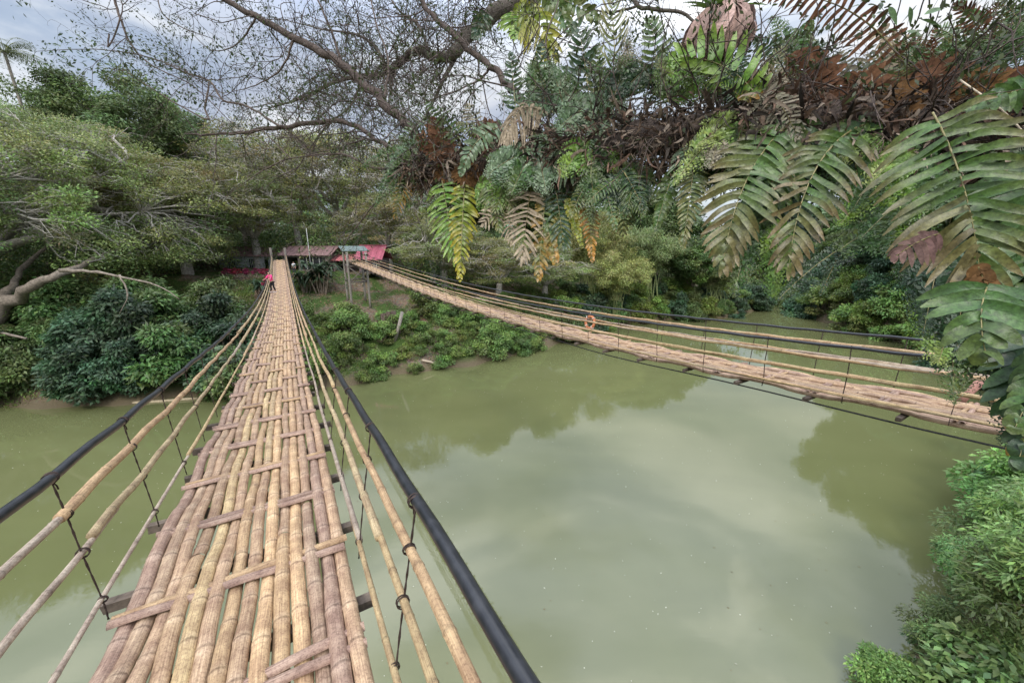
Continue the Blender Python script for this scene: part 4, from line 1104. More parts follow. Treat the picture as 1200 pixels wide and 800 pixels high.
# ------------------------------------------------------------------ overhanging tree with its ferns
def pxpath(pts, sub=5):
    """pts: (px, py, depth, radius) control points -> world points and radii."""
    a = smooth_path([list(P(p[0], p[1], p[2])) + [p[3]] for p in pts], sub=sub)
    return a[:, :3], np.maximum(a[:, 3], .002)
tree = empty('overhanging_tree', (5.2, -2.2, gz(5.2, -2.2)), 0, 'old fern covered tree reaching one thick mossy limb across the top of the view', 'tree')
TO = Vector(tree.location)
def tpart(mb, name, mat, **kw):
    for i in range(len(mb.V)): mb.V[i] = mb.V[i] - np.array(TO)
    return mb.build(name, mat, tree, **kw)
rs = np.random.RandomState(5)
DBARK = (.085, .066, .056); GBARK = (.115, .100, .085)
mb = MB(); tp0 = [[5.4, -2.4, float(TO.z) - 1], [5.2, -2.2, -3], [5.0, -2.0, -1.2], [4.9, -2.1, .6], [5.0, -2.6, 3], [4.6, -2.8, 6], [4.9, -2.6, 9]]
pp_ = smooth_path(tp0, sub=4); mb.tube(pp_, np.linspace(.55, .2, len(pp_)), 14, GBARK); tpart(mb, 'trunk', M_BARK_NEAR)
LIMB = [(452, 200, 4.5, .03), (500, 196, 4.2, .06), (560, 190, 3.9, .08), (640, 180, 3.5, .10), (720, 170, 3.2, .12), (800, 158, 2.95, .13), (900, 148, 2.7, .14), (1000, 150, 2.5, .15), (1100, 165, 2.35, .16), (1200, 185, 2.2, .17)]
lp = [list(P(a, b, c)) + [d] for a, b, c, d in LIMB] + [[3.3, 1.0, .62, .19], [4.2, -.6, .2, .22], [5.0, -2.0, -.4, .25]]
la = smooth_path(lp, sub=6); mb = MB(); mb.tube(la[:, :3] + rs.normal(size=(len(la), 3)) * .012, la[:, 3] * (1 + rs.uniform(-.12, .15, len(la))), 14, DBARK); tpart(mb, 'limb', M_BARK_NEAR)
BR = [
 [(225, -45, 6.6, .040), (257, -4, 6.4, .042), (300, 20, 6.1, .045), (345, 45, 5.8, .052), (400, 75, 5.4, .055), (450, 118, 4.9, .055), (490, 160, 4.4, .055), (530, 192, 4.05, .06)],
 [(470, -40, 5.4, .024), (495, 3, 5.1, .028), (515, 25, 4.9, .030), (540, 50, 4.6, .032), (575, 78, 4.3, .034), (600, 105, 4.0, .036), (615, 130, 3.8, .038), (628, 172, 3.6, .04)],
 [(510, 196, 4.2, .028), (470, 180, 4.5, .026), (440, 163, 4.8, .026), (400, 143, 5.1, .030), (340, 148, 5.5, .030), (290, 155, 5.8, .026), (243, 157, 6.1, .018)],
 [(330, 149, 5.5, .018), (290, 125, 5.8, .014), (262, 118, 6.0, .015), (245, 95, 6.1, .014), (215, 84, 6.3, .012), (170, 66, 6.6, .010), (110, 58, 7, .007), (45, 60, 7.4, .004)],
 [(245, 97, 6.1, .012), (240, 128, 6.0, .014), (243, 140, 5.9, .012), (200, 118, 6.2, .010), (150, 85, 6.5, .009)],
 [(140, -30, 6.2, .020), (135, 0, 6.2, .019), (142, 25, 6.2, .016), (155, 55, 6.3, .013), (180, 78, 6.4, .010), (225, 100, 6.3, .007), (262, 135, 6.2, .006)],
 [(128, 40, 6.2, .012), (127, 55, 6.2, .010), (141, 22, 6.2, .012)],
 [(183, -20, 6.8, .010), (190, 15, 6.7, .009), (215, 33, 6.6, .008), (240, 42, 6.5, .005)],
 [(505, 200, 4.2, .018), (440, 197, 4.7, .016), (400, 181, 5.0, .014), (340, 186, 5.5, .011), (300, 205, 5.8, .008), (262, 232, 6.1, .004)],
 [(340, 186, 5.5, .010), (320, 165, 5.7, .008), (295, 140, 5.9, .006)],
 [(500, 205, 4.2, .016), (455, 225, 4.6, .012), (420, 262, 4.9, .008), (395, 300, 5.2, .004)],
 [(400, 76, 5.4, .022), (390, 40, 5.5, .016), (372, 0, 5.7, .012), (350, -40, 5.9, .01)],
 [(450, 118, 4.9, .018), (455, 70, 5.1, .013), (440, 25, 5.3, .010), (430, -30, 5.5, .007)],
 [(575, 78, 4.3, .014), (560, 95, 4.4, .010), (520, 112, 4.6, .008), (470, 130, 4.9, .005)],
 [(345, 45, 5.8, .018), (330, 80, 5.9, .012), (300, 100, 6.1, .008), (270, 108, 6.3, .004)],
 [(300, 20, 6.1, .016), (280, 50, 6.3, .011), (250, 60, 6.5, .007), (225, 40, 6.7, .004)],
 [(640, 150, 3.6, .016), (652, 100, 3.8, .012), (640, 50, 4.0, .009), (655, 0, 4.2, .006)],
]
branches = []
for b in BR:
    p, r = pxpath(b); p = p + rs.normal(size=p.shape) * r[:, None] * .35
    mb = MB(); mb.tube(p, r, 9, DBARK if r.max() > .02 else (.12, .095, .08)); tpart(mb, 'branch', M_BARK_NEAR); branches.append((p, r))
GB = [
 [(690, -60, 8.0, .30), (650, -25, 7.8, .26), (610, 0, 7.6, .22), (572, 20, 7.5, .19), (548, 42, 7.4, .17), (530, 64, 7.3, .13), (505, 66, 7.3, .11), (488, 60, 7.4, .10), (470, 72, 7.5, .085), (455, 84, 7.6, .075), (425, 90, 7.8, .06), (395, 95, 8.0, .05), (355, 115, 8.4, .035), (320, 125, 8.8, .02)],
 [(548, 42, 7.4, .06), (520, 92, 7.4, .05), (505, 125, 7.5, .035), (490, 150, 7.6, .02)],
 [(455, 84, 7.6, .05), (440, 55, 7.7, .04), (415, 40, 7.9, .03), (380, 35, 8.2, .02), (340, 25, 8.6, .012)],
 [(505, 66, 7.3, .04), (490, 30, 7.5, .035), (470, 15, 7.7, .028), (445, -20, 8, .02)],
 [(740, -30, 6.8, .05), (745, 5, 6.8, .045), (770, 12, 6.7, .04), (800, 15, 6.6, .035), (820, 35, 6.5, .025), (830, 60, 6.5, .015)],
 [(745, 8, 6.8, .03), (715, 15, 6.9, .022), (690, 12, 7.0, .015), (660, 25, 7.2, .008)],
 [(425, 90, 7.8, .035), (410, 125, 7.9, .025), (380, 150, 8.1, .018), (350, 195, 8.4, .01)],
]
GB[0] = [(1180, -420, 6.5, .36), (900, -210, 7.6, .34)] + GB[0]
for b in GB:
    p, r = pxpath(b); r = r * .76; p = p + rs.normal(size=p.shape) * r[:, None] * .18
    mb = MB(); mb.tube(p, r, 10, GBARK); tpart(mb, 'branch', M_BARK_NEAR); branches.append((p, r))

branches.append((la[3:60, :3], la[3:60, 3] * .55))
branches_n = len(branches)
def twig_net():
    rs = np.random.RandomState(12); mb = MB(); ends = []
    def grow(p, d, L, r, lev):
        n = max(3, int(L / .10)); pts = [p]; dd = d / np.linalg.norm(d)
        for i in range(n):
            dd = dd + rs.normal(size=3) * .22 + np.array([0, 0, -.015]); dd /= np.linalg.norm(dd)
            pts.append(pts[-1] + dd * L / n)
            if lev < 3 and rs.rand() < (.50 if lev < 2 else .42):
                dn = dd + rs.normal(size=3) * .75; grow(pts[-1], dn, L * rs.uniform(.35, .65), r * .55, lev + 1)
            elif lev >= 2 and rs.rand() < .35: ends.append((pts[-1], dd.copy()))
        mb.tube(pts, np.linspace(r, r * .4, len(pts)), 4, np.array([.095, .075, .066]) * rs.uniform(.7, 1.5), cap=False)
        ends.append((pts[-1], dd))
    for bi, (p, r) in enumerate(branches):
        n = len(p); L = np.linalg.norm(p[-1] - p[0])
        k = int(L * (19 if bi == len(branches) - 1 else 6.5 if len(BR) <= bi else 3.6))
        for i in range(k):
            j = rs.randint(1, n - 1); t = p[min(j + 1, n - 1)] - p[j - 1]; t /= np.linalg.norm(t) + 1e-9
            if r.max() > .03 and r[0] > r[-1]: t = t
            d = t * rs.choice([-1, 1]) * .5 + rs.normal(size=3) * .8 + np.array([-.25, 0, 0])
            big = 1.5 if r.max() > .1 else 1.0
            if bi == len(branches) - 1: d = d * .6 + np.array([0, .1, .9]); big = .8
            grow(p[j], d, rs.uniform(.45, 1.2) * big, min(r[j] * .4, .009) * big, 1)
        if r[-1] < .02: grow(p[-1], p[-1] - p[-3], .7, max(r[-1], .004), 1)
    tpart(mb, 'twigs', M_BARK_NEAR)
    E = np.array([e[0] for e in ends]); Dn = np.array([e[1] for e in ends])
    mb = MB(); m_ = 5
    keep = rs.rand(len(E)) < .55; E = E[keep]; Dn = Dn[keep]
    P0 = np.repeat(E, m_, 0) + rs.normal(size=(len(E) * m_, 3)) * .035; D = np.repeat(Dn, m_, 0) + rs.normal(size=(len(E) * m_, 3)) * .8
    c = np.array([.055, .085, .03]) * rs.uniform(.5, 1.6, (len(P0), 1))
    leaf_quads(mb, P0, D, rs.normal(size=P0.shape) * .5 + [0, 0, .8], rs.uniform(.028, .06, len(P0)), rs.uniform(.012, .024, len(P0)), c)
    tpart(mb, 'leaves', M_LEAF)
twig_net()
# the leafy spray at the far left of the twigs
def left_spray():
    rs = np.random.RandomState(4); mb = MB()
    for (a, b, n) in (((40, 60), (240, 118), 230), ((60, 50), (200, 75), 130), ((150, 45), (235, 95), 110), ((255, 55), (330, 80), 60), ((5, 2), (40, 6), 14), ((300, 150), (400, 60), 120)):
        for i in range(n):
            u = rs.rand(); q = P(a[0] + (b[0] - a[0]) * u + rs.normal() * 8, a[1] + (b[1] - a[1]) * u + rs.normal() * 9, rs.uniform(6, 7))
            leaf_quads(mb, q[None], rs.normal(size=(1, 3)) + [[-.6, 0, -.3]], rs.normal(size=(1, 3)) * .4 + [[0, -.3, .8]], rs.uniform(.05, .10), rs.uniform(.025, .045), np.array([[.045, .075, .03]]) * rs.uniform(.5, 1.6))
    tpart(mb, 'leaves', M_LEAF)
left_spray()

def litter():
    rs = np.random.RandomState(8); mb = MB()
    pts = la[:, :3]; m_ = len(pts); lo, hi = 4, 60
    for i in range(9500):
        j = rs.uniform(3, min(57, m_ - 2)); k = int(j); c = pts[k] * (1 - j + k) + pts[k + 1] * (j - k)
        sz = np.interp(k, [0, 6, 14, 24, 55], [.35, .8, 1.15, 1.25, 1.15])
        a = rs.uniform(0, 6.28); rr = rs.uniform(.2, 1) ** .6 * .255 * sz
        tdir = pts[min(k + 1, m_ - 1)] - pts[k]; tdir /= np.linalg.norm(tdir)
        u = np.cross(tdir, [0, 0, 1.0]); u /= np.linalg.norm(u); v = np.cross(u, tdir)
        off = u * math.cos(a) * rr + v * math.sin(a) * rr * .85 - np.array([0, 0, .045])
        p = c + off
        kind = rs.rand()
        L = rs.uniform(.06, .22) * (.7 + .4 * (kind > .5)); d = off * 1.2 + rs.normal(size=3) * .16 + np.array([0, 0, -.08]) + tdir * rs.normal() * .15; d /= np.linalg.norm(d)
        q = [p]; 
        for s_ in range(4):
            d = d + rs.normal(size=3) * .33 + np.array([0, 0, -.13]); d /= np.linalg.norm(d); q.append(q[-1] + d * L / 4)
        base = np.array([[.13, .095, .070], [.075, .056, .045], [.24, .19, .145], [.15, .095, .068], [.045, .037, .031]][rs.randint(5)]) * rs.uniform(.6, 1.4)
        if kind < .35: mb.tube(q, [.0035, .003, .003, .002, .001], 4, base, cap=False)
        else:
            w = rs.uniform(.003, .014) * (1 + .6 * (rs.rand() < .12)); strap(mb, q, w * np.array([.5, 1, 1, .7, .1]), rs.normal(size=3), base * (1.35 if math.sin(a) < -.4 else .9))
    o = mb.build('dead_fern_litter', M_DRY); tag(o, 'brown mass of dead fern scraps and roots packed round the overhanging limb', 'dead leaves', None, 'stuff')
litter()

FCOL = {
 'green': ([.048, .112, .024], [.11, .135, .032]), 'bright': ([.125, .25, .035], [.22, .30, .04]), 'dark': ([.018, .052, .018], [.045, .08, .022]),
 'yellow': ([.17, .23, .03], [.36, .30, .03]), 'autumn': ([.07, .12, .03], [.42, .20, .04]), 'dry': ([.32, .26, .185], [.38, .31, .22]), 'pale': ([.115, .190, .095], [.21, .27, .155]),
 'mauve': ([.068, .135, .026], [.185, .130, .060]), 'brown': ([.105, .050, .028], [.15, .075, .038]), 'rust': ([.12, .062, .025], [.16, .085, .032]), 'purple': ([.11, .062, .055], [.17, .11, .09]),
 'olive': ([.085, .14, .035], [.19, .17, .06]), 'lime': ([.17, .28, .06], [.30, .32, .08]), 'grey': ([.25, .24, .17], [.38, .32, .25])}
FSEED = [100]
def frond(parent, org, b, t, hw, pairs, style, kind='pinnate', mid=None, dz=(0, 0, 0), tilt=0.0, pwf=.92, droop=.25, shape='sword', rib=(.30, .26, .11), gap=0.06, blotch=.3):
    """b, t: (px, py, depth) of frond base and tip; hw: half width in picture units at that depth."""
    FSEED[0] += 1; rs = np.random.RandomState(FSEED[0])
    B = P(*b); T = P(*t); zc = (b[2] + t[2]) / 2; hw = hw / FPX * zc
    if mid is None: Mm = (B + T) / 2 + np.array([0, 0, .10]) * np.linalg.norm(T - B)
    else: Mm = P(mid[0], mid[1], mid[2] if len(mid) > 2 else zc - .04); Mm = 2 * Mm - (B + T) / 2
    nseg = 18; u = np.linspace(0, 1, nseg)[:, None]
    rach = (1 - u) ** 2 * B + 2 * u * (1 - u) * Mm + u * u * T
    L = np.linalg.norm(np.diff(rach, axis=0), axis=1).sum()
    view = (B + T) / 2; view = -view / np.linalg.norm(view)
    Nn = view + np.array([0, 0, .35]) + tilt * np.array([.8, 0, .2]); Nn /= np.linalg.norm(Nn)
    c0, c1 = [np.array(v, float) for v in FCOL[style]]
    mb = MB(); dry = style in ('dry', 'brown', 'rust', 'purple', 'grey')
    mb.tube(rach - np.array(org), np.linspace(max(.0035, L * .006), .0012, nseg), 5, np.array(rib) * (0.6 if dry else 1), cap=False)
    tang = np.gradient(rach, axis=0); tang /= np.linalg.norm(tang, axis=1)[:, None]
    sp = L * (1 - gap) / pairs
    ph = rs.uniform(0, 6)
    for i in range(pairs + 1):
        q = gap + (1 - gap) * i / pairs
        x = q * (nseg - 1); k = min(int(x), nseg - 2); f = x - k
        p = rach[k] * (1 - f) + rach[k + 1] * f; tg = tang[k] * (1 - f) + tang[k + 1] * f
        S = np.cross(tg, Nn); S /= np.linalg.norm(S)
        if shape == 'sword': w = min(1, .45 + q * 2.2) * (1 - q) ** .55 + .10
        elif shape == 'broad': w = math.sin(math.pi * (.20 + .72 * q)) ** .75
        elif shape == 'oval': w = math.sin(math.pi * (.12 + .84 * q)) ** .6
        else: w = (1 - q) ** .8 + .06
        for sg in (-1, 1):
            if rs.rand() < .03 and kind == 'pinnate': continue
            ln = hw * w * rs.uniform(.86, 1.08)
            an = np.interp(q, [0, .6, 1], [R(92), R(74), R(30)]) + rs.normal() * .06
            if i == pairs and sg > 0: an = .03
            D = S * sg * math.sin(an) + tg * math.cos(an) + rs.normal(size=3) * .075
            browned = np.clip(.35 * q + blotch * math.sin(q * 5 + ph + sg) + rs.normal() * .14, 0, 1)
            if kind == 'pinnate':
                m_ = 7; v = np.linspace(0, 1, m_)[:, None]
                pts = p + D * ln * v + tg * ln * .13 * v ** 2 + np.array([0, 0, -droop]) * ln * v ** 2 * rs.uniform(.5, 1.5) + Nn * ln * .08 * np.sin(v * 6 + rs.uniform(0, 6)) + tg * ln * .03 * np.sin(v * 4 + rs.uniform(0, 6))
                wv = sp * pwf * .5 * np.array([.85, 1.0, 1.06, 1.06, 1.0, .78, .16]) * rs.uniform(.88, 1.1)
                col = c0 * (1 - browned) + c1 * browned
                cc = np.stack([(col * (1 - tt) + c1 * tt) for tt in np.clip(np.array([0, 0, .1, .2, .45, .8, 1]) * (1.0 if not dry else .5) * (blotch * 2.2), 0, 1)]) * rs.uniform(.78, 1.22)
                strap(mb, pts - np.array(org), wv, Nn + rs.normal(size=3) * .17, cc)
            else:   # lacy: each pinna is again feathered
                m_ = max(5, int(ln / .012)); v = np.linspace(.05, 1, m_)[:, None]
                pts = p + D * ln * v + tg * ln * .2 * v ** 2 + np.array([0, 0, -droop]) * ln * v ** 2
                S2 = np.cross(D, Nn); S2 /= np.linalg.norm(S2)
                for s2 in (-1, 1):
                    DD = S2 * s2 * .9 + D * .6 + rs.normal(size=(m_, 3)) * .18
                    ll = np.minimum(ln * .46, .07) * (1 - v[:, 0] * .75) * rs.uniform(.8, 1.2, m_) + .006
                    cc = (c0 * (1 - browned) + c1 * browned) * rs.uniform(.65, 1.35, (m_, 1))
                    leaf_quads(mb, pts - np.array(org), DD, np.tile(Nn, (m_, 1)) + rs.normal(size=(m_, 3)) * .25, ll, ll * .50, cc)
    return mb.build('frond', M_DRY if dry else M_FERN, parent)

PLANTS = [
 # label, category, [fronds: (base, tip, half width, pairs, style, options)]
 ('biggest glossy fern frond hanging at the right, brown edged leaflets along a pale rib', 'fern', [
   ((1093, 132, 1.85), (1148, 318, 1.70), 72, 20, 'mauve', dict(shape='broad', mid=(1128, 215, 1.72), droop=.16, blotch=.34, pwf=.82))]),
 ('close broad lobed fern frond below the biggest frond, greyish green with few wide lobes', 'fern', [
   ((1158, 334, 1.62), (1158, 425, 1.50), 56, 7, 'green', dict(shape='tri', mid=(1150, 372, 1.52), droop=.35, pwf=.82, blotch=.15))]),
 ('green fern at the right edge partly outside the frame beside the biggest frond', 'fern', [
   ((1250, 120, 2.0), (1200, 330, 1.9), 72, 14, 'green', dict(shape='broad', blotch=.15)), ((1240, 100, 2.0), (1130, 128, 2.0), 26, 12, 'green', dict(shape='sword', blotch=.1)),
   ((1245, 300, 1.9), (1195, 480, 1.8), 55, 12, 'dark', dict(shape='broad'))]),
 ('dark green drooping fern with folded lobes at the right edge above the bridge end', 'fern', [
   ((1235, 400, 1.75), (1195, 535, 1.7), 24, 9, 'dark', dict(shape='broad', droop=.8)), ((1225, 430, 1.75), (1190, 500, 1.7), 18, 7, 'green', dict(shape='broad', droop=.8)), ((1210, 470, 1.8), (1196, 545, 1.75), 18, 6, 'autumn', dict(droop=.8))]),
 ('arching fern frond with cream edged leaflets hanging left of the small white sky gap', 'fern', [
   ((932, 140, 2.5), (848, 305, 2.4), 44, 24, 'mauve', dict(shape='broad', mid=(878, 205, 2.4), droop=.22, blotch=.30, pwf=.78)),
   ((932, 138, 2.5), (905, 235, 2.45), 42, 12, 'green', dict(shape='broad', blotch=.1))]),
 ('arching brownish fern frond whose torn leaflets cross the white sky gap', 'fern', [
   ((1012, 146, 2.35), (925, 308, 2.25), 42, 22, 'mauve', dict(shape='broad', mid=(955, 200, 2.25), droop=.3, blotch=.45, pwf=.62)),
   ((1025, 140, 2.35), (955, 190, 2.3), 24, 8, 'green', dict(shape='sword', blotch=.05))]),
 ('purple brown dying leaf dangling beside the tip of the biggest frond', 'fern leaf', [
   ((1100, 274, 1.75), (1050, 300, 1.72), 17, 7, 'purple', dict(shape='oval', pwf=.62, droop=.7))]),
 ('crumpled brown dead leaf tip hanging under the biggest frond', 'dead leaf', [
   ((1146, 312, 1.68), (1156, 340, 1.66), 13, 5, 'rust', dict(shape='oval', pwf=1.5, droop=.9))]),
 ('tall oak leaved brown nest frond standing on the limb left of the stem cluster', 'dead frond', [
   ((940, 152, 2.6), (942, 66, 2.65), 36, 15, 'brown', dict(shape='oval', pwf=1.9, droop=.0)), ((905, 150, 2.6), (888, 105, 2.6), 20, 10, 'grey', dict(shape='oval', pwf=1.0, droop=0))]),
 ('group of dark brown nest fronds on the limb above the biggest hanging frond', 'dead fronds', [
   ((1012, 150, 2.45), (1008, 92, 2.5), 34, 14, 'brown', dict(shape='oval', pwf=1.9, droop=0)), ((1085, 140, 2.35), (1078, 82, 2.4), 36, 14, 'brown', dict(shape='oval', pwf=1.9, droop=0)),
   ((1115, 145, 2.25), (1122, 98, 2.3), 42, 12, 'rust', dict(shape='oval', pwf=1.9, droop=0)), ((1050, 145, 2.3), (1048, 105, 2.35), 26, 12, 'rust', dict(shape='oval', pwf=1.9, droop=0)),
   ((975, 150, 2.5), (962, 118, 2.5), 22, 10, 'brown', dict(shape='oval', pwf=1.3, droop=0)), ((1150, 140, 2.2), (1185, 85, 2.3), 34, 12, 'brown', dict(shape='oval', pwf=1.3, droop=0)), ((1180, 150, 2.2), (1215, 100, 2.3), 34, 12, 'brown', dict(shape='oval', pwf=1.3, droop=0))]),
 ('small brown skeleton fronds fanning below the tall brown nest frond', 'dead fronds', [
   ((905, 110, 2.5), (935, 162, 2.4), 22, 14, 'grey', dict(pwf=.5)), ((950, 128, 2.5), (995, 165, 2.4), 20, 12, 'grey', dict(pwf=.5)), ((985, 120, 2.5), (972, 168, 2.4), 18, 12, 'brown', dict(pwf=.5))]),
 ('yellow green fern frond with a long bare yellow tip hanging lowest left of the limb', 'fern', [
   ((545, 212, 3.7), (539, 328, 3.6), 19, 20, 'yellow', dict(droop=.35, blotch=.5, pwf=.6)), ((518, 212, 3.8), (532, 300, 3.7), 25, 17, 'bright', dict(shape='broad', droop=.3, pwf=.62)), ((560, 212, 3.7), (590, 232, 3.6), 18, 10, 'bright', dict())]),
 ('pale dry fern frond bleached beige hanging beside a dark frond under the limb', 'fern', [
   ((622, 222, 3.4), (612, 300, 3.3), 25, 14, 'dry', dict(shape='broad', pwf=.5)), ((598, 236, 3.5), (566, 262, 3.4), 16, 10, 'dry', dict(shape='oval', pwf=.5))]),
 ('dark green fern fronds with orange tips hanging in the middle under the limb', 'fern', [
   ((640, 225, 3.4), (631, 322, 3.3), 17, 15, 'autumn', dict(shape='broad', blotch=.2, pwf=.6)), ((650, 215, 3.4), (660, 285, 3.3), 21, 14, 'dark', dict(shape='broad', pwf=.6)), ((640, 262, 3.35), (652, 310, 3.3), 10, 8, 'autumn', dict(droop=.8))]),
 ('long narrow fern frond turning orange brown, hanging right of the dark fronds', 'fern', [
   ((686, 212, 3.3), (694, 306, 3.2), 15, 22, 'autumn', dict(blotch=.55, pwf=.62)), ((664, 232, 3.3), (682, 290, 3.25), 7, 14, 'yellow', dict()), ((700, 200, 3.3), (675, 236, 3.2), 14, 8, 'dark', dict(shape='broad', pwf=1.1))]),
 ('pale green narrow fern hanging left of the arching fronds', 'fern', [
   ((818, 165, 2.75), (800, 290, 2.7), 20, 26, 'olive', dict(blotch=.4, pwf=.6)), ((800, 170, 2.8), (815, 262, 2.7), 22, 20, 'pale', dict(pwf=.6)), ((850, 150, 2.7), (790, 215, 2.6), 18, 18, 'lime', dict(kind='lacy')),
   ((790, 200, 2.9), (768, 270, 2.85), 14, 16, 'green', dict())]),
 ('pale silvery fern with curved frond lying over the middle of the limb', 'fern', [
   ((592, 148, 3.6), (540, 205, 3.5), 17, 16, 'pale', dict(mid=(560, 165, 3.45), pwf=.7)), ((640, 150, 3.4), (668, 200, 3.2), 26, 12, 'pale', dict(shape='broad', pwf=.6, droop=.6)), ((660, 150, 3.4), (620, 200, 3.3), 24, 12, 'pale', dict(shape='broad', pwf=.6))]),
 ('curled dead frond with comb like ribs arched on top of the limb', 'dead frond', [
   ((642, 136, 3.4), (592, 162, 3.3), 18, 24, 'dry', dict(mid=(612, 128, 3.3), pwf=.75, droop=1.2, shape='oval'))]),
 ('blue green lacy fern clump bulging under the middle of the limb', 'fern', [
   ((620, 178, 3.4), (572, 205, 3.2), 24, 16, 'pale', dict(kind='lacy')), ((625, 180, 3.4), (600, 225, 3.2), 24, 16, 'green', dict(kind='lacy')), ((630, 182, 3.4), (640, 225, 3.2), 22, 14, 'pale', dict(kind='lacy')), ((600, 175, 3.4), (585, 215, 3.25), 22, 14, 'green', dict(kind='lacy'))]),
 ('pale grey green lacy fern cascading over the limb right of the comb like dead frond', 'fern', [
   ((700, 120, 3.3), (655, 150, 3.1), 26, 18, 'pale', dict(kind='lacy')), ((690, 112, 3.3), (700, 165, 3.1), 26, 18, 'pale', dict(kind='lacy')), ((700, 115, 3.3), (745, 150, 3.1), 20, 16, 'pale', dict(kind='lacy')), ((720, 110, 3.3), (690, 80, 3.3), 18, 14, 'green', dict(kind='lacy'))]),
 ('bright emerald lacy fern tuft on the underside of the limb', 'fern', [
   ((690, 165, 3.2), (660, 205, 3.0), 22, 16, 'bright', dict(kind='lacy')), ((695, 165, 3.2), (692, 212, 3.0), 22, 16, 'green', dict(kind='lacy')), ((700, 170, 3.2), (722, 200, 3.05), 18, 14, 'bright', dict(kind='lacy'))]),
 ('yellowish brown lacy fern heaped on the limb above the arching fronds', 'fern', [
   ((870, 140, 2.7), (815, 172, 2.55), 24, 18, 'lime', dict(kind='lacy')), ((875, 138, 2.7), (855, 200, 2.5), 24, 18, 'olive', dict(kind='lacy')), ((868, 138, 2.7), (905, 152, 2.5), 20, 14, 'grey', dict(kind='lacy')), ((850, 150, 2.7), (832, 195, 2.55), 20, 14, 'grey', dict(kind='lacy'))]),
 ('wide green lacy fern curtain right of the white sky gap', 'fern', [
   ((1010, 165, 2.40), (1032, 268, 2.20), 36, 26, 'bright', dict(kind='lacy')), ((1000, 165, 2.40), (988, 235, 2.30), 28, 20, 'green', dict(kind='lacy')), ((1040, 160, 2.35), (1078, 255, 2.20), 34, 24, 'green', dict(kind='lacy')), ((1075, 170, 2.35), (1020, 215, 2.15), 28, 22, 'lime', dict(kind='lacy')), ((1060, 190, 2.30), (985, 262, 2.20), 24, 26, 'bright', dict(kind='lacy')), ((1090, 200, 2.30), (1072, 285, 2.20), 28, 22, 'green', dict(kind='lacy')), ((1035, 155, 2.40), (1060, 225, 2.25), 30, 20, 'bright', dict(kind='lacy')), ((1000, 180, 2.35), (1010, 275, 2.20), 26, 24, 'green', dict(kind='lacy')), ((1050, 210, 2.30), (1040, 285, 2.20), 28, 22, 'bright', dict(kind='lacy')), ((1070, 230, 2.25), (1010, 278, 2.15), 22, 24, 'green', dict(kind='lacy')), ((1020, 150, 2.35), (985, 190, 2.25), 22, 18, 'lime', dict(kind='lacy')), ((1085, 180, 2.30), (1110, 250, 2.20), 26, 20, 'green', dict(kind='lacy')), ((1045, 180, 2.30), (1000, 245, 2.20), 24, 22, 'green', dict(kind='lacy'))]),
 ('dark green fern spray hanging between the two arching fronds', 'fern', [
   ((900, 190, 2.6), (895, 330, 2.55), 28, 28, 'green', dict(kind='lacy')), ((920, 230, 2.5), (940, 340, 2.5), 26, 24, 'dark', dict(kind='lacy')), ((890, 230, 2.6), (860, 345, 2.6), 26, 24, 'green', dict(kind='lacy')), ((905, 200, 2.6), (925, 290, 2.55), 30, 22, 'green', dict(kind='lacy')), ((880, 240, 2.6), (842, 320, 2.6), 22, 22, 'green', dict(kind='lacy')), ((915, 260, 2.5), (905, 345, 2.5), 22, 22, 'bright', dict(kind='lacy'))]),
 ('slender dark fern stem slanting down to the left over the upstream channel', 'fern', [
   ((1012, 276, 2.2), (913, 350, 2.3), 13, 22, 'dark', dict(kind='lacy', mid=(960, 308, 2.25))), ((1040, 262, 2.2), (985, 292, 2.2), 26, 18, 'green', dict(kind='lacy')), ((985, 296, 2.25), (962, 345, 2.3), 7, 14, 'dark', dict(kind='lacy'))]),
 ('dark fern thicket filling the right side behind the big hanging fronds', 'fern', [
   ((1120, 230, 2.3), (1090, 360, 2.2), 40, 24, 'green', dict(kind='lacy')), ((1160, 230, 2.3), (1150, 380, 2.2), 44, 26, 'dark', dict(kind='lacy')), ((1200, 240, 2.2), (1190, 400, 2.1), 44, 26, 'dark', dict(kind='lacy')),
   ((1190, 300, 2.1), (1165, 440, 2.0), 38, 24, 'green', dict(kind='lacy')), ((1140, 330, 2.2), (1098, 400, 2.1), 30, 20, 'green', dict(kind='lacy')), ((1215, 330, 2.0), (1205, 470, 1.9), 36, 22, 'dark', dict(kind='lacy')), ((1120, 280, 2.2), (1060, 330, 2.2), 26, 20, 'dark', dict(kind='lacy')),
   ((1150, 380, 2.1), (1128, 455, 2.0), 22, 16, 'green', dict(kind='lacy')), ((1110, 390, 2.1), (1100, 425, 2.0), 20, 12, 'lime', dict(kind='lacy')), ((1180, 200, 2.3), (1220, 300, 2.2), 44, 24, 'green', dict(kind='lacy')), ((1100, 300, 2.1), (1082, 390, 2.0), 26, 24, 'dark', dict(kind='lacy')), ((1130, 300, 2.1), (1120, 420, 2.0), 34, 28, 'dark', dict(kind='lacy')), ((1170, 290, 2.0), (1195, 430, 1.9), 40, 28, 'green', dict(kind='lacy')), ((1110, 360, 2.1), (1118, 470, 2.0), 22, 20, 'green', dict(kind='lacy')), ((1190, 400, 1.9), (1180, 520, 1.9), 26, 20, 'dark', dict(kind='lacy'))]),
 ('bright yellow green fern sprouting from the thick grey bough at the top', 'fern', [
   ((598, 14, 6.6), (648, 62, 6.3), 24, 20, 'yellow', dict(shape='broad', mid=(628, 24, 6.3), droop=.5)), ((600, 14, 6.6), (605, 45, 6.4), 20, 12, 'bright', dict()), ((640, -20, 6.6), (668, 40, 6.5), 20, 16, 'green', dict()), ((620, -10, 6.6), (702, 22, 6.4), 22, 16, 'olive', dict()), ((570, 15, 6.7), (556, 45, 6.6), 14, 12, 'dark', dict())]),
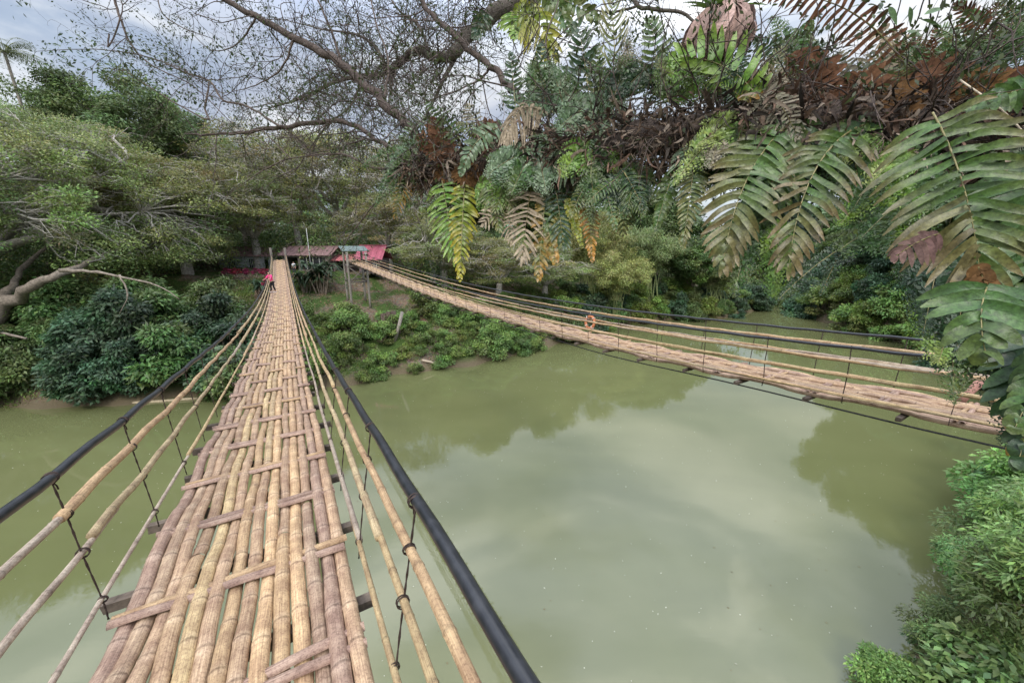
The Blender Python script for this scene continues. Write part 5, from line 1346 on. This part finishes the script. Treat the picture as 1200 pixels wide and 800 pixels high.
 ('dark upright fern fronds standing on the left half of the limb', 'fern', [  # upright ferns on the limb: backlit silhouette put into the dark leaf colours
   ((605, 140, 3.6), (598, 62, 3.7), 15, 13, 'dark', dict(droop=-.1, pwf=.5)), ((625, 135, 3.5), (636, 50, 3.6), 17, 13, 'dark', dict(droop=-.1, pwf=.5)), ((640, 130, 3.5), (690, 62, 3.6), 20, 14, 'dark', dict(droop=.3, pwf=.7)), ((612, 140, 3.6), (640, 95, 3.5), 16, 10, 'green', dict())]),
 ('tall upright fern with open ladder leaflets left of the spiky dark stalk', 'fern', [
   ((690, 110, 3.3), (676, 25, 3.4), 21, 10, 'dark', dict(droop=-.5, pwf=.42)), ((695, 110, 3.3), (702, 55, 3.35), 14, 9, 'olive', dict(droop=-.3, pwf=.5))]),
 ('spiky stalk of curled dark leaflets rising to the top edge in the middle', 'fern', [
   ((722, 108, 3.3), (716, -8, 3.4), 17, 14, 'olive', dict(shape='oval', droop=-.9, pwf=.28, blotch=.4))]),
 ('upright fern with folded broad leaflets right of the spiky stalk', 'fern', [
   ((772, 100, 3.1), (762, 22, 3.2), 22, 10, 'green', dict(droop=-.3, pwf=.5)), ((790, 110, 3.1), (800, 50, 3.2), 20, 11, 'olive', dict(pwf=.4)), ((785, 130, 3.0), (775, 70, 3.1), 18, 12, 'green', dict(pwf=.4)), ((745, 120, 3.2), (735, 70, 3.3), 15, 10, 'grey', dict(pwf=.5))]),
 ('large bright green fern frond arching below the shaggy nest with upright lobes', 'fern', [
   ((888, 115, 2.6), (792, 66, 2.75), 29, 11, 'bright', dict(mid=(848, 78, 2.65), shape='oval', droop=-.4, pwf=.78)), ((870, 120, 2.6), (905, 75, 2.7), 14, 10, 'autumn', dict()), ((860, 110, 2.7), (868, 60, 2.75), 18, 12, 'dark', dict(pwf=.6))]),
 ('dark bushy fern beyond the shaggy nest on its right', 'fern', [
   ((925, 75, 3.4), (885, 45, 3.5), 18, 14, 'dark', dict()), ((925, 70, 3.4), (950, 25, 3.5), 18, 14, 'green', dict()), ((930, 75, 3.4), (905, 20, 3.5), 16, 14, 'green', dict(kind='lacy')), ((930, 75, 3.4), (965, 50, 3.4), 16, 12, 'dark', dict(kind='lacy'))]),
 ('reddish brown fern frond arching across the top right against the sky', 'fern', [
   ((1060, 75, 2.4), (893, -4, 2.6), 26, 22, 'brown', dict(mid=(985, 8, 2.5), droop=.35, pwf=.5)), ((1045, 60, 2.6), (960, 110, 2.7), 14, 14, 'grey', dict(pwf=.5))]),
 ('grey green twisted fern leaves tangled above the brown nest fronds', 'fern', [
   ((1070, 70, 2.6), (1010, 95, 2.6), 20, 9, 'pale', dict(pwf=.8)), ((1080, 60, 2.6), (1020, 40, 2.6), 18, 9, 'dry', dict(pwf=.6)), ((1090, 90, 2.5), (1045, 62, 2.6), 16, 8, 'olive', dict()), ((1000, 100, 2.6), (985, 60, 2.7), 14, 9, 'grey', dict(pwf=.5)), ((1065, 100, 2.5), (1035, 30, 2.6), 16, 10, 'dry', dict(pwf=.5))]),
 ('rusty red fern tuft at the left tip of the limb', 'fern', [
   ((530, 190, 3.9), (492, 160, 4.0), 17, 14, 'brown', dict(shape='oval', pwf=1.2, droop=.1)), ((525, 195, 3.9), (508, 140, 4.0), 17, 14, 'brown', dict(shape='oval', pwf=1.2, droop=.1)), ((545, 190, 3.8), (548, 212, 3.7), 20, 10, 'rust', dict(shape='oval', pwf=1.4)), ((560, 180, 3.8), (575, 145, 3.8), 18, 12, 'brown', dict(shape='oval', pwf=1.2, droop=.1)),
   ((510, 195, 4.0), (530, 208, 3.9), 14, 8, 'rust', dict(shape='oval', pwf=1.4))]),
 ('pale green trailing fern at the left end of the limb over the rain trees', 'fern', [
   ((500, 165, 4.2), (450, 205, 4.3), 16, 14, 'pale', dict(kind='lacy')), ((490, 180, 4.2), (440, 240, 4.3), 16, 16, 'green', dict(kind='lacy')), ((505, 140, 4.2), (470, 165, 4.3), 16, 12, 'pale', dict(pwf=.5)), ((485, 195, 4.2), (462, 255, 4.3), 13, 14, 'autumn', dict(pwf=.4)), ((480, 175, 4.3), (425, 195, 4.5), 12, 14, 'green', dict(kind='lacy'))]),
 ('small drab fern on top of the limb near the rusty tuft', 'fern', [
   ((560, 160, 3.8), (548, 122, 3.9), 16, 10, 'grey', dict(pwf=.5)), ((575, 165, 3.7), (535, 145, 3.8), 14, 12, 'olive', dict(pwf=.5)), ((540, 165, 3.9), (500, 118, 4.0), 14, 12, 'green', dict(pwf=.5))]),
]
for lb, cat, fr in PLANTS:
    b0 = P(*fr[0][0]); nm = 'fern' if cat.startswith('fern') else 'dead_fern'
    if cat == 'fern leaf': nm = 'fern_leaf'
    r = empty(nm, b0, 0, lb, cat)
    for f in fr: frond(r, b0, f[0], f[1], f[2], f[3], f[4], **f[5])

# filler ferns along the limb, each a plant of its own
rs = np.random.RandomState(33)
FILL = [('leafy dark fern tuft under the limb left of the pale narrow fern', 745, 205, 3.0, 'down', ['green', 'dark']), ('small fern tuft hanging right of the orange brown frond', 715, 205, 3.1, 'down', ['green', 'olive']),
        ('mixed fern tuft hanging between the bleached frond and the yellow green frond', 585, 215, 3.5, 'down', ['olive', 'bright', 'dry']), ('fern tuft on the underside of the limb behind the cream edged frond', 860, 190, 2.8, 'down', ['green', 'dark', 'olive']),
        ('tangle of small green fronds on the limb right of the bright arching frond', 905, 125, 2.7, 'up', ['dark', 'olive', 'grey']), ('upright fern tuft between the spiky stalk and the folded fern', 750, 110, 3.15, 'up', ['green', 'grey', 'dark']),
        ('fern tuft rising behind the comb like dead frond', 655, 125, 3.5, 'up', ['dark', 'green', 'pale']), ('brown and green fern tuft left of the shaggy nest', 810, 115, 2.95, 'up', ['olive', 'green', 'bright']),
        ('dry fern tuft at the root of the reddish arching frond', 1080, 100, 2.5, 'up', ['green', 'brown', 'olive']), ('tangled fern tuft above the right end of the brown nest fronds', 1150, 80, 2.4, 'up', ['dark', 'green', 'green']),
        ('hanging fern tuft behind the torn leafleted frond', 965, 190, 2.6, 'down', ['dark', 'green']), ('small fern tuft in the top right corner', 1190, 60, 2.4, 'up', ['dark', 'green', 'brown'])]
for lb, px, py, zc, way, sty in FILL:
    b0 = P(px, py, zc); r = empty('fern', b0, 0, lb, 'fern')
    for k in range(15):
        a = (rs.uniform(-1.1, 1.1)) + (math.pi if way == 'up' else 0); L = rs.uniform(28, 66)
        b = (px + rs.uniform(-34, 34), py + rs.uniform(-16, 12), zc); t = (b[0] + L * math.sin(a), b[1] + L * math.cos(a), zc + rs.uniform(-.15, .15))
        frond(r, b0, b, t, rs.uniform(11, 20), rs.randint(10, 17), sty[rs.randint(len(sty))], kind='lacy' if rs.rand() < .4 else 'pinnate', pwf=rs.uniform(.3, .55), droop=.3 if way == 'down' else -.1)

# broad leaves, stems and hanging roots at the upper right
def stems():
    rs = np.random.RandomState(15)
    r = empty('climbing_plant', P(1110, 60, 2.6), 0, 'climbing plant of thin dark stems and broad leaves silhouetted in the top right corner', 'climber'); org = P(1110, 60, 2.6)
    S_ = [((1152, -20), (1095, 95)), ((1125, -30), (1070, 80)), ((1175, -20), (1150, 110)), ((1205, 0), (1165, 115)), ((1090, -20), (1060, 60)), ((1200, 12), (1120, 60)), ((1098, -20), (1080, 70)), ((1060, -20), (1045, 90)), ((1215, -10), (1190, 90))]
    tips = []
    for a, b in S_:
        mb = MB(); A_ = P(a[0], a[1], 2.5); B_ = P(b[0], b[1], 2.6); p = smooth_path(branch(A_, B_, rs.uniform(-.05, .05), rs, 5, .02), sub=3); mb.tube(p - org, rs.uniform(.003, .007), 5, (.04, .035, .028)); mb.build('stem', M_BARK_NEAR, r)
        for q in p[::3]: tips.append(q)
    mb = MB(); mb.tube(smooth_path([P(1125, 94, 2.1), P(1165, 122, 2.0), P(1190, 145, 1.95), P(1215, 175, 1.9)], sub=3) - org, .0045, 6, (.52, .44, .33)); mb.build('stem', M_BARK_NEAR, r)
    L_ = [(1118, 8, 1.2), (1128, 22, 1.4), (1140, 30, .8), (1108, 35, 1.2), (1150, 38, 1.5), (1122, 58, 1.3), (1160, 12, 1.0), (1175, 20, .9), (1085, 20, .9), (1098, 50, .8), (1135, 68, 1.0), (1185, 48, 1.0), (1192, 15, 1.0), (1070, 8, .9), (1050, 15, .8), (1170, 70, .8), (1062, 45, .7), (1030, 18, .9), (1010, 8, .8)]
    for px, py, s_ in L_:
        for k in range(2):
            mb = MB(); c = P(px + rs.uniform(-9, 9), py + rs.uniform(-9, 9), rs.uniform(2.35, 2.75)) - org; d = rs.normal(size=3) + np.array([.8, 0, -.4]); d /= np.linalg.norm(d); L = .135 * s_ * rs.uniform(.7, 1.2)
            u = np.linspace(0, 1, 7)[:, None]; q = c + d * L * u + np.array([0, 0, -.25]) * L * u ** 2
            strap(mb, q, L * .17 * np.array([.08, .7, 1, .95, .75, .4, .02]), rs.normal(size=3) * .4 + [0, -.6, .6], np.array([.05, .095, .03]) * rs.uniform(.5, 1.8)); mb.build('leaf', M_FERN, r)
    # loose hanging roots and dry stalks
    mb = MB()
    for i in range(130):
        px = rs.uniform(560, 1190); zc = np.interp(px, [450, 800, 1200], [4.3, 2.95, 2.3]); py = np.interp(px, [560, 900, 1200], [180, 150, 150]); up = rs.rand() < .6
        b = P(px, py, zc); t = P(px + rs.uniform(-30, 30), py + (-rs.uniform(40, 120) if up else rs.uniform(30, 75)), zc + rs.uniform(-.15, .15))
        mb.tube(branch(b, t, 0, rs, 6, .05), np.linspace(.003, .001, 6), 4, np.array([.15, .11, .08]) * rs.uniform(.4, 1.9), cap=False)
    o = mb.build('dry_stalks', M_BARK_NEAR); tag(o, 'wispy dry stalks and hanging roots bristling from the overhanging limb', 'dry stalks', None, 'stuff')
stems()

def shaggy_nest():
    rs = np.random.RandomState(3); c = P(842, 42, 2.95); o = empty('nest_fern', c, 0, 'shaggy pinkish brown nest fern with green strap leaves at the top edge', 'nest fern')
    mb = MB(); rx = 36 / FPX * 2.95; h = 52 / FPX * 2.95
    for k in range(60):
        a = k * 2.39996; n = 9; v = np.linspace(0, 1, n)
        rr = rx * (np.sin(np.clip(v * 2.1, 0, 1.9)) ** .8) * rs.uniform(.82, 1.12) * np.where(v > .8, .92, 1)
        zz = h * (.55 - 1.05 * v ** 1.25) * rs.uniform(.9, 1.15)
        q = np.stack([np.cos(a + .15 * np.sin(v * 5)) * rr, np.sin(a) * rr, zz], 1) + rs.normal(size=(n, 3)) * .006
        strap(mb, q, .030 * np.array([.5, .9, 1.1, 1.2, 1.2, 1.1, .9, .6, .1]) * rs.uniform(.6, 1.2), np.array([math.cos(a), math.sin(a), .5]) + rs.normal(size=3) * .3, np.array([.42, .29, .25]) * rs.uniform(.5, 1.35))
    mb.build('shield', M_DRY, o)
    for k in range(26):
        a = k * 2.4; el = rs.uniform(.35, 1.3); L = rs.uniform(.3, .52); hd = np.array([math.cos(a), math.sin(a) * .8, 0]); u = np.linspace(0, 1, 8)[:, None]
        q = np.array([0, 0, h * .42]) + L * (hd * math.cos(el) * u + np.array([0, 0, 1.]) * (math.sin(el) * u - .28 * u ** 2))
        mb = MB(); strap(mb, q, .019 * np.array([.5, .9, 1, 1, .9, .75, .45, .03]), -hd + [0, 0, .8], np.array([.11, .22, .04]) * rs.uniform(.6, 1.4)); mb.build('leaf', M_FERN, o)
shaggy_nest()

# labels that tell the scattered shrubs apart: row on the bank, then place counted from the left
def count_labels():
    ORD = 'first second third fourth fifth sixth seventh eighth ninth tenth eleventh twelfth thirteenth fourteenth fifteenth sixteenth seventeenth eighteenth nineteenth twentieth'.split()
    ORD += ['twenty-' + w for w in ORD[:9]] + ['thirtieth'] + ['thirty-' + w for w in ORD[:9]] + ['fortieth']
    SPEC = {'dark shrubs on the left bank': 'dark leafy shrub {} on the left bank', 'shrubs on the right bank upstream': 'green shrub {} on the right bank upstream',
            'low shrubs between the bridges': 'low bright shrub {} between the two bridges', 'shrubs on the upstream far bank': 'dense shrub {} on the far bank upstream',
            'bushes further along the near bank': 'green bush {} of the near bank', 'light green waterside plants': 'light green plant {} behind the second bridge rails',
            'waterside shrubs below the second bridge': 'dark rounded shrub {} under the second bridge'}
    for g, form in SPEC.items():
        obs = [o for o in COL.objects if o.get('group') == g and o.parent is None]
        rows = {}
        for o in obs:
            s_, t_ = to_st(o.location.x, o.location.y)
            d = max(s_ - np.interp(t_, FT, FS), np.interp(t_, NT_, NS_) - s_)
            rows.setdefault(0 if d < 1.8 else 1 if d < 3.6 else 2 if d < 5.4 else 3 if d < 7.4 else 4, []).append((o.location.x / max(o.location.y, .1), o))
        for k, L in rows.items():
            L.sort(key=lambda a: a[0]); where = ['at the waterline', 'just above the waterline', 'low down', 'halfway up', 'high up'][k]
            for i, (_, o) in enumerate(L):
                o['label'] = (form.format(where) + ', ' + (ORD[i] + ' from the left' if i else 'leftmost'))
count_labels()
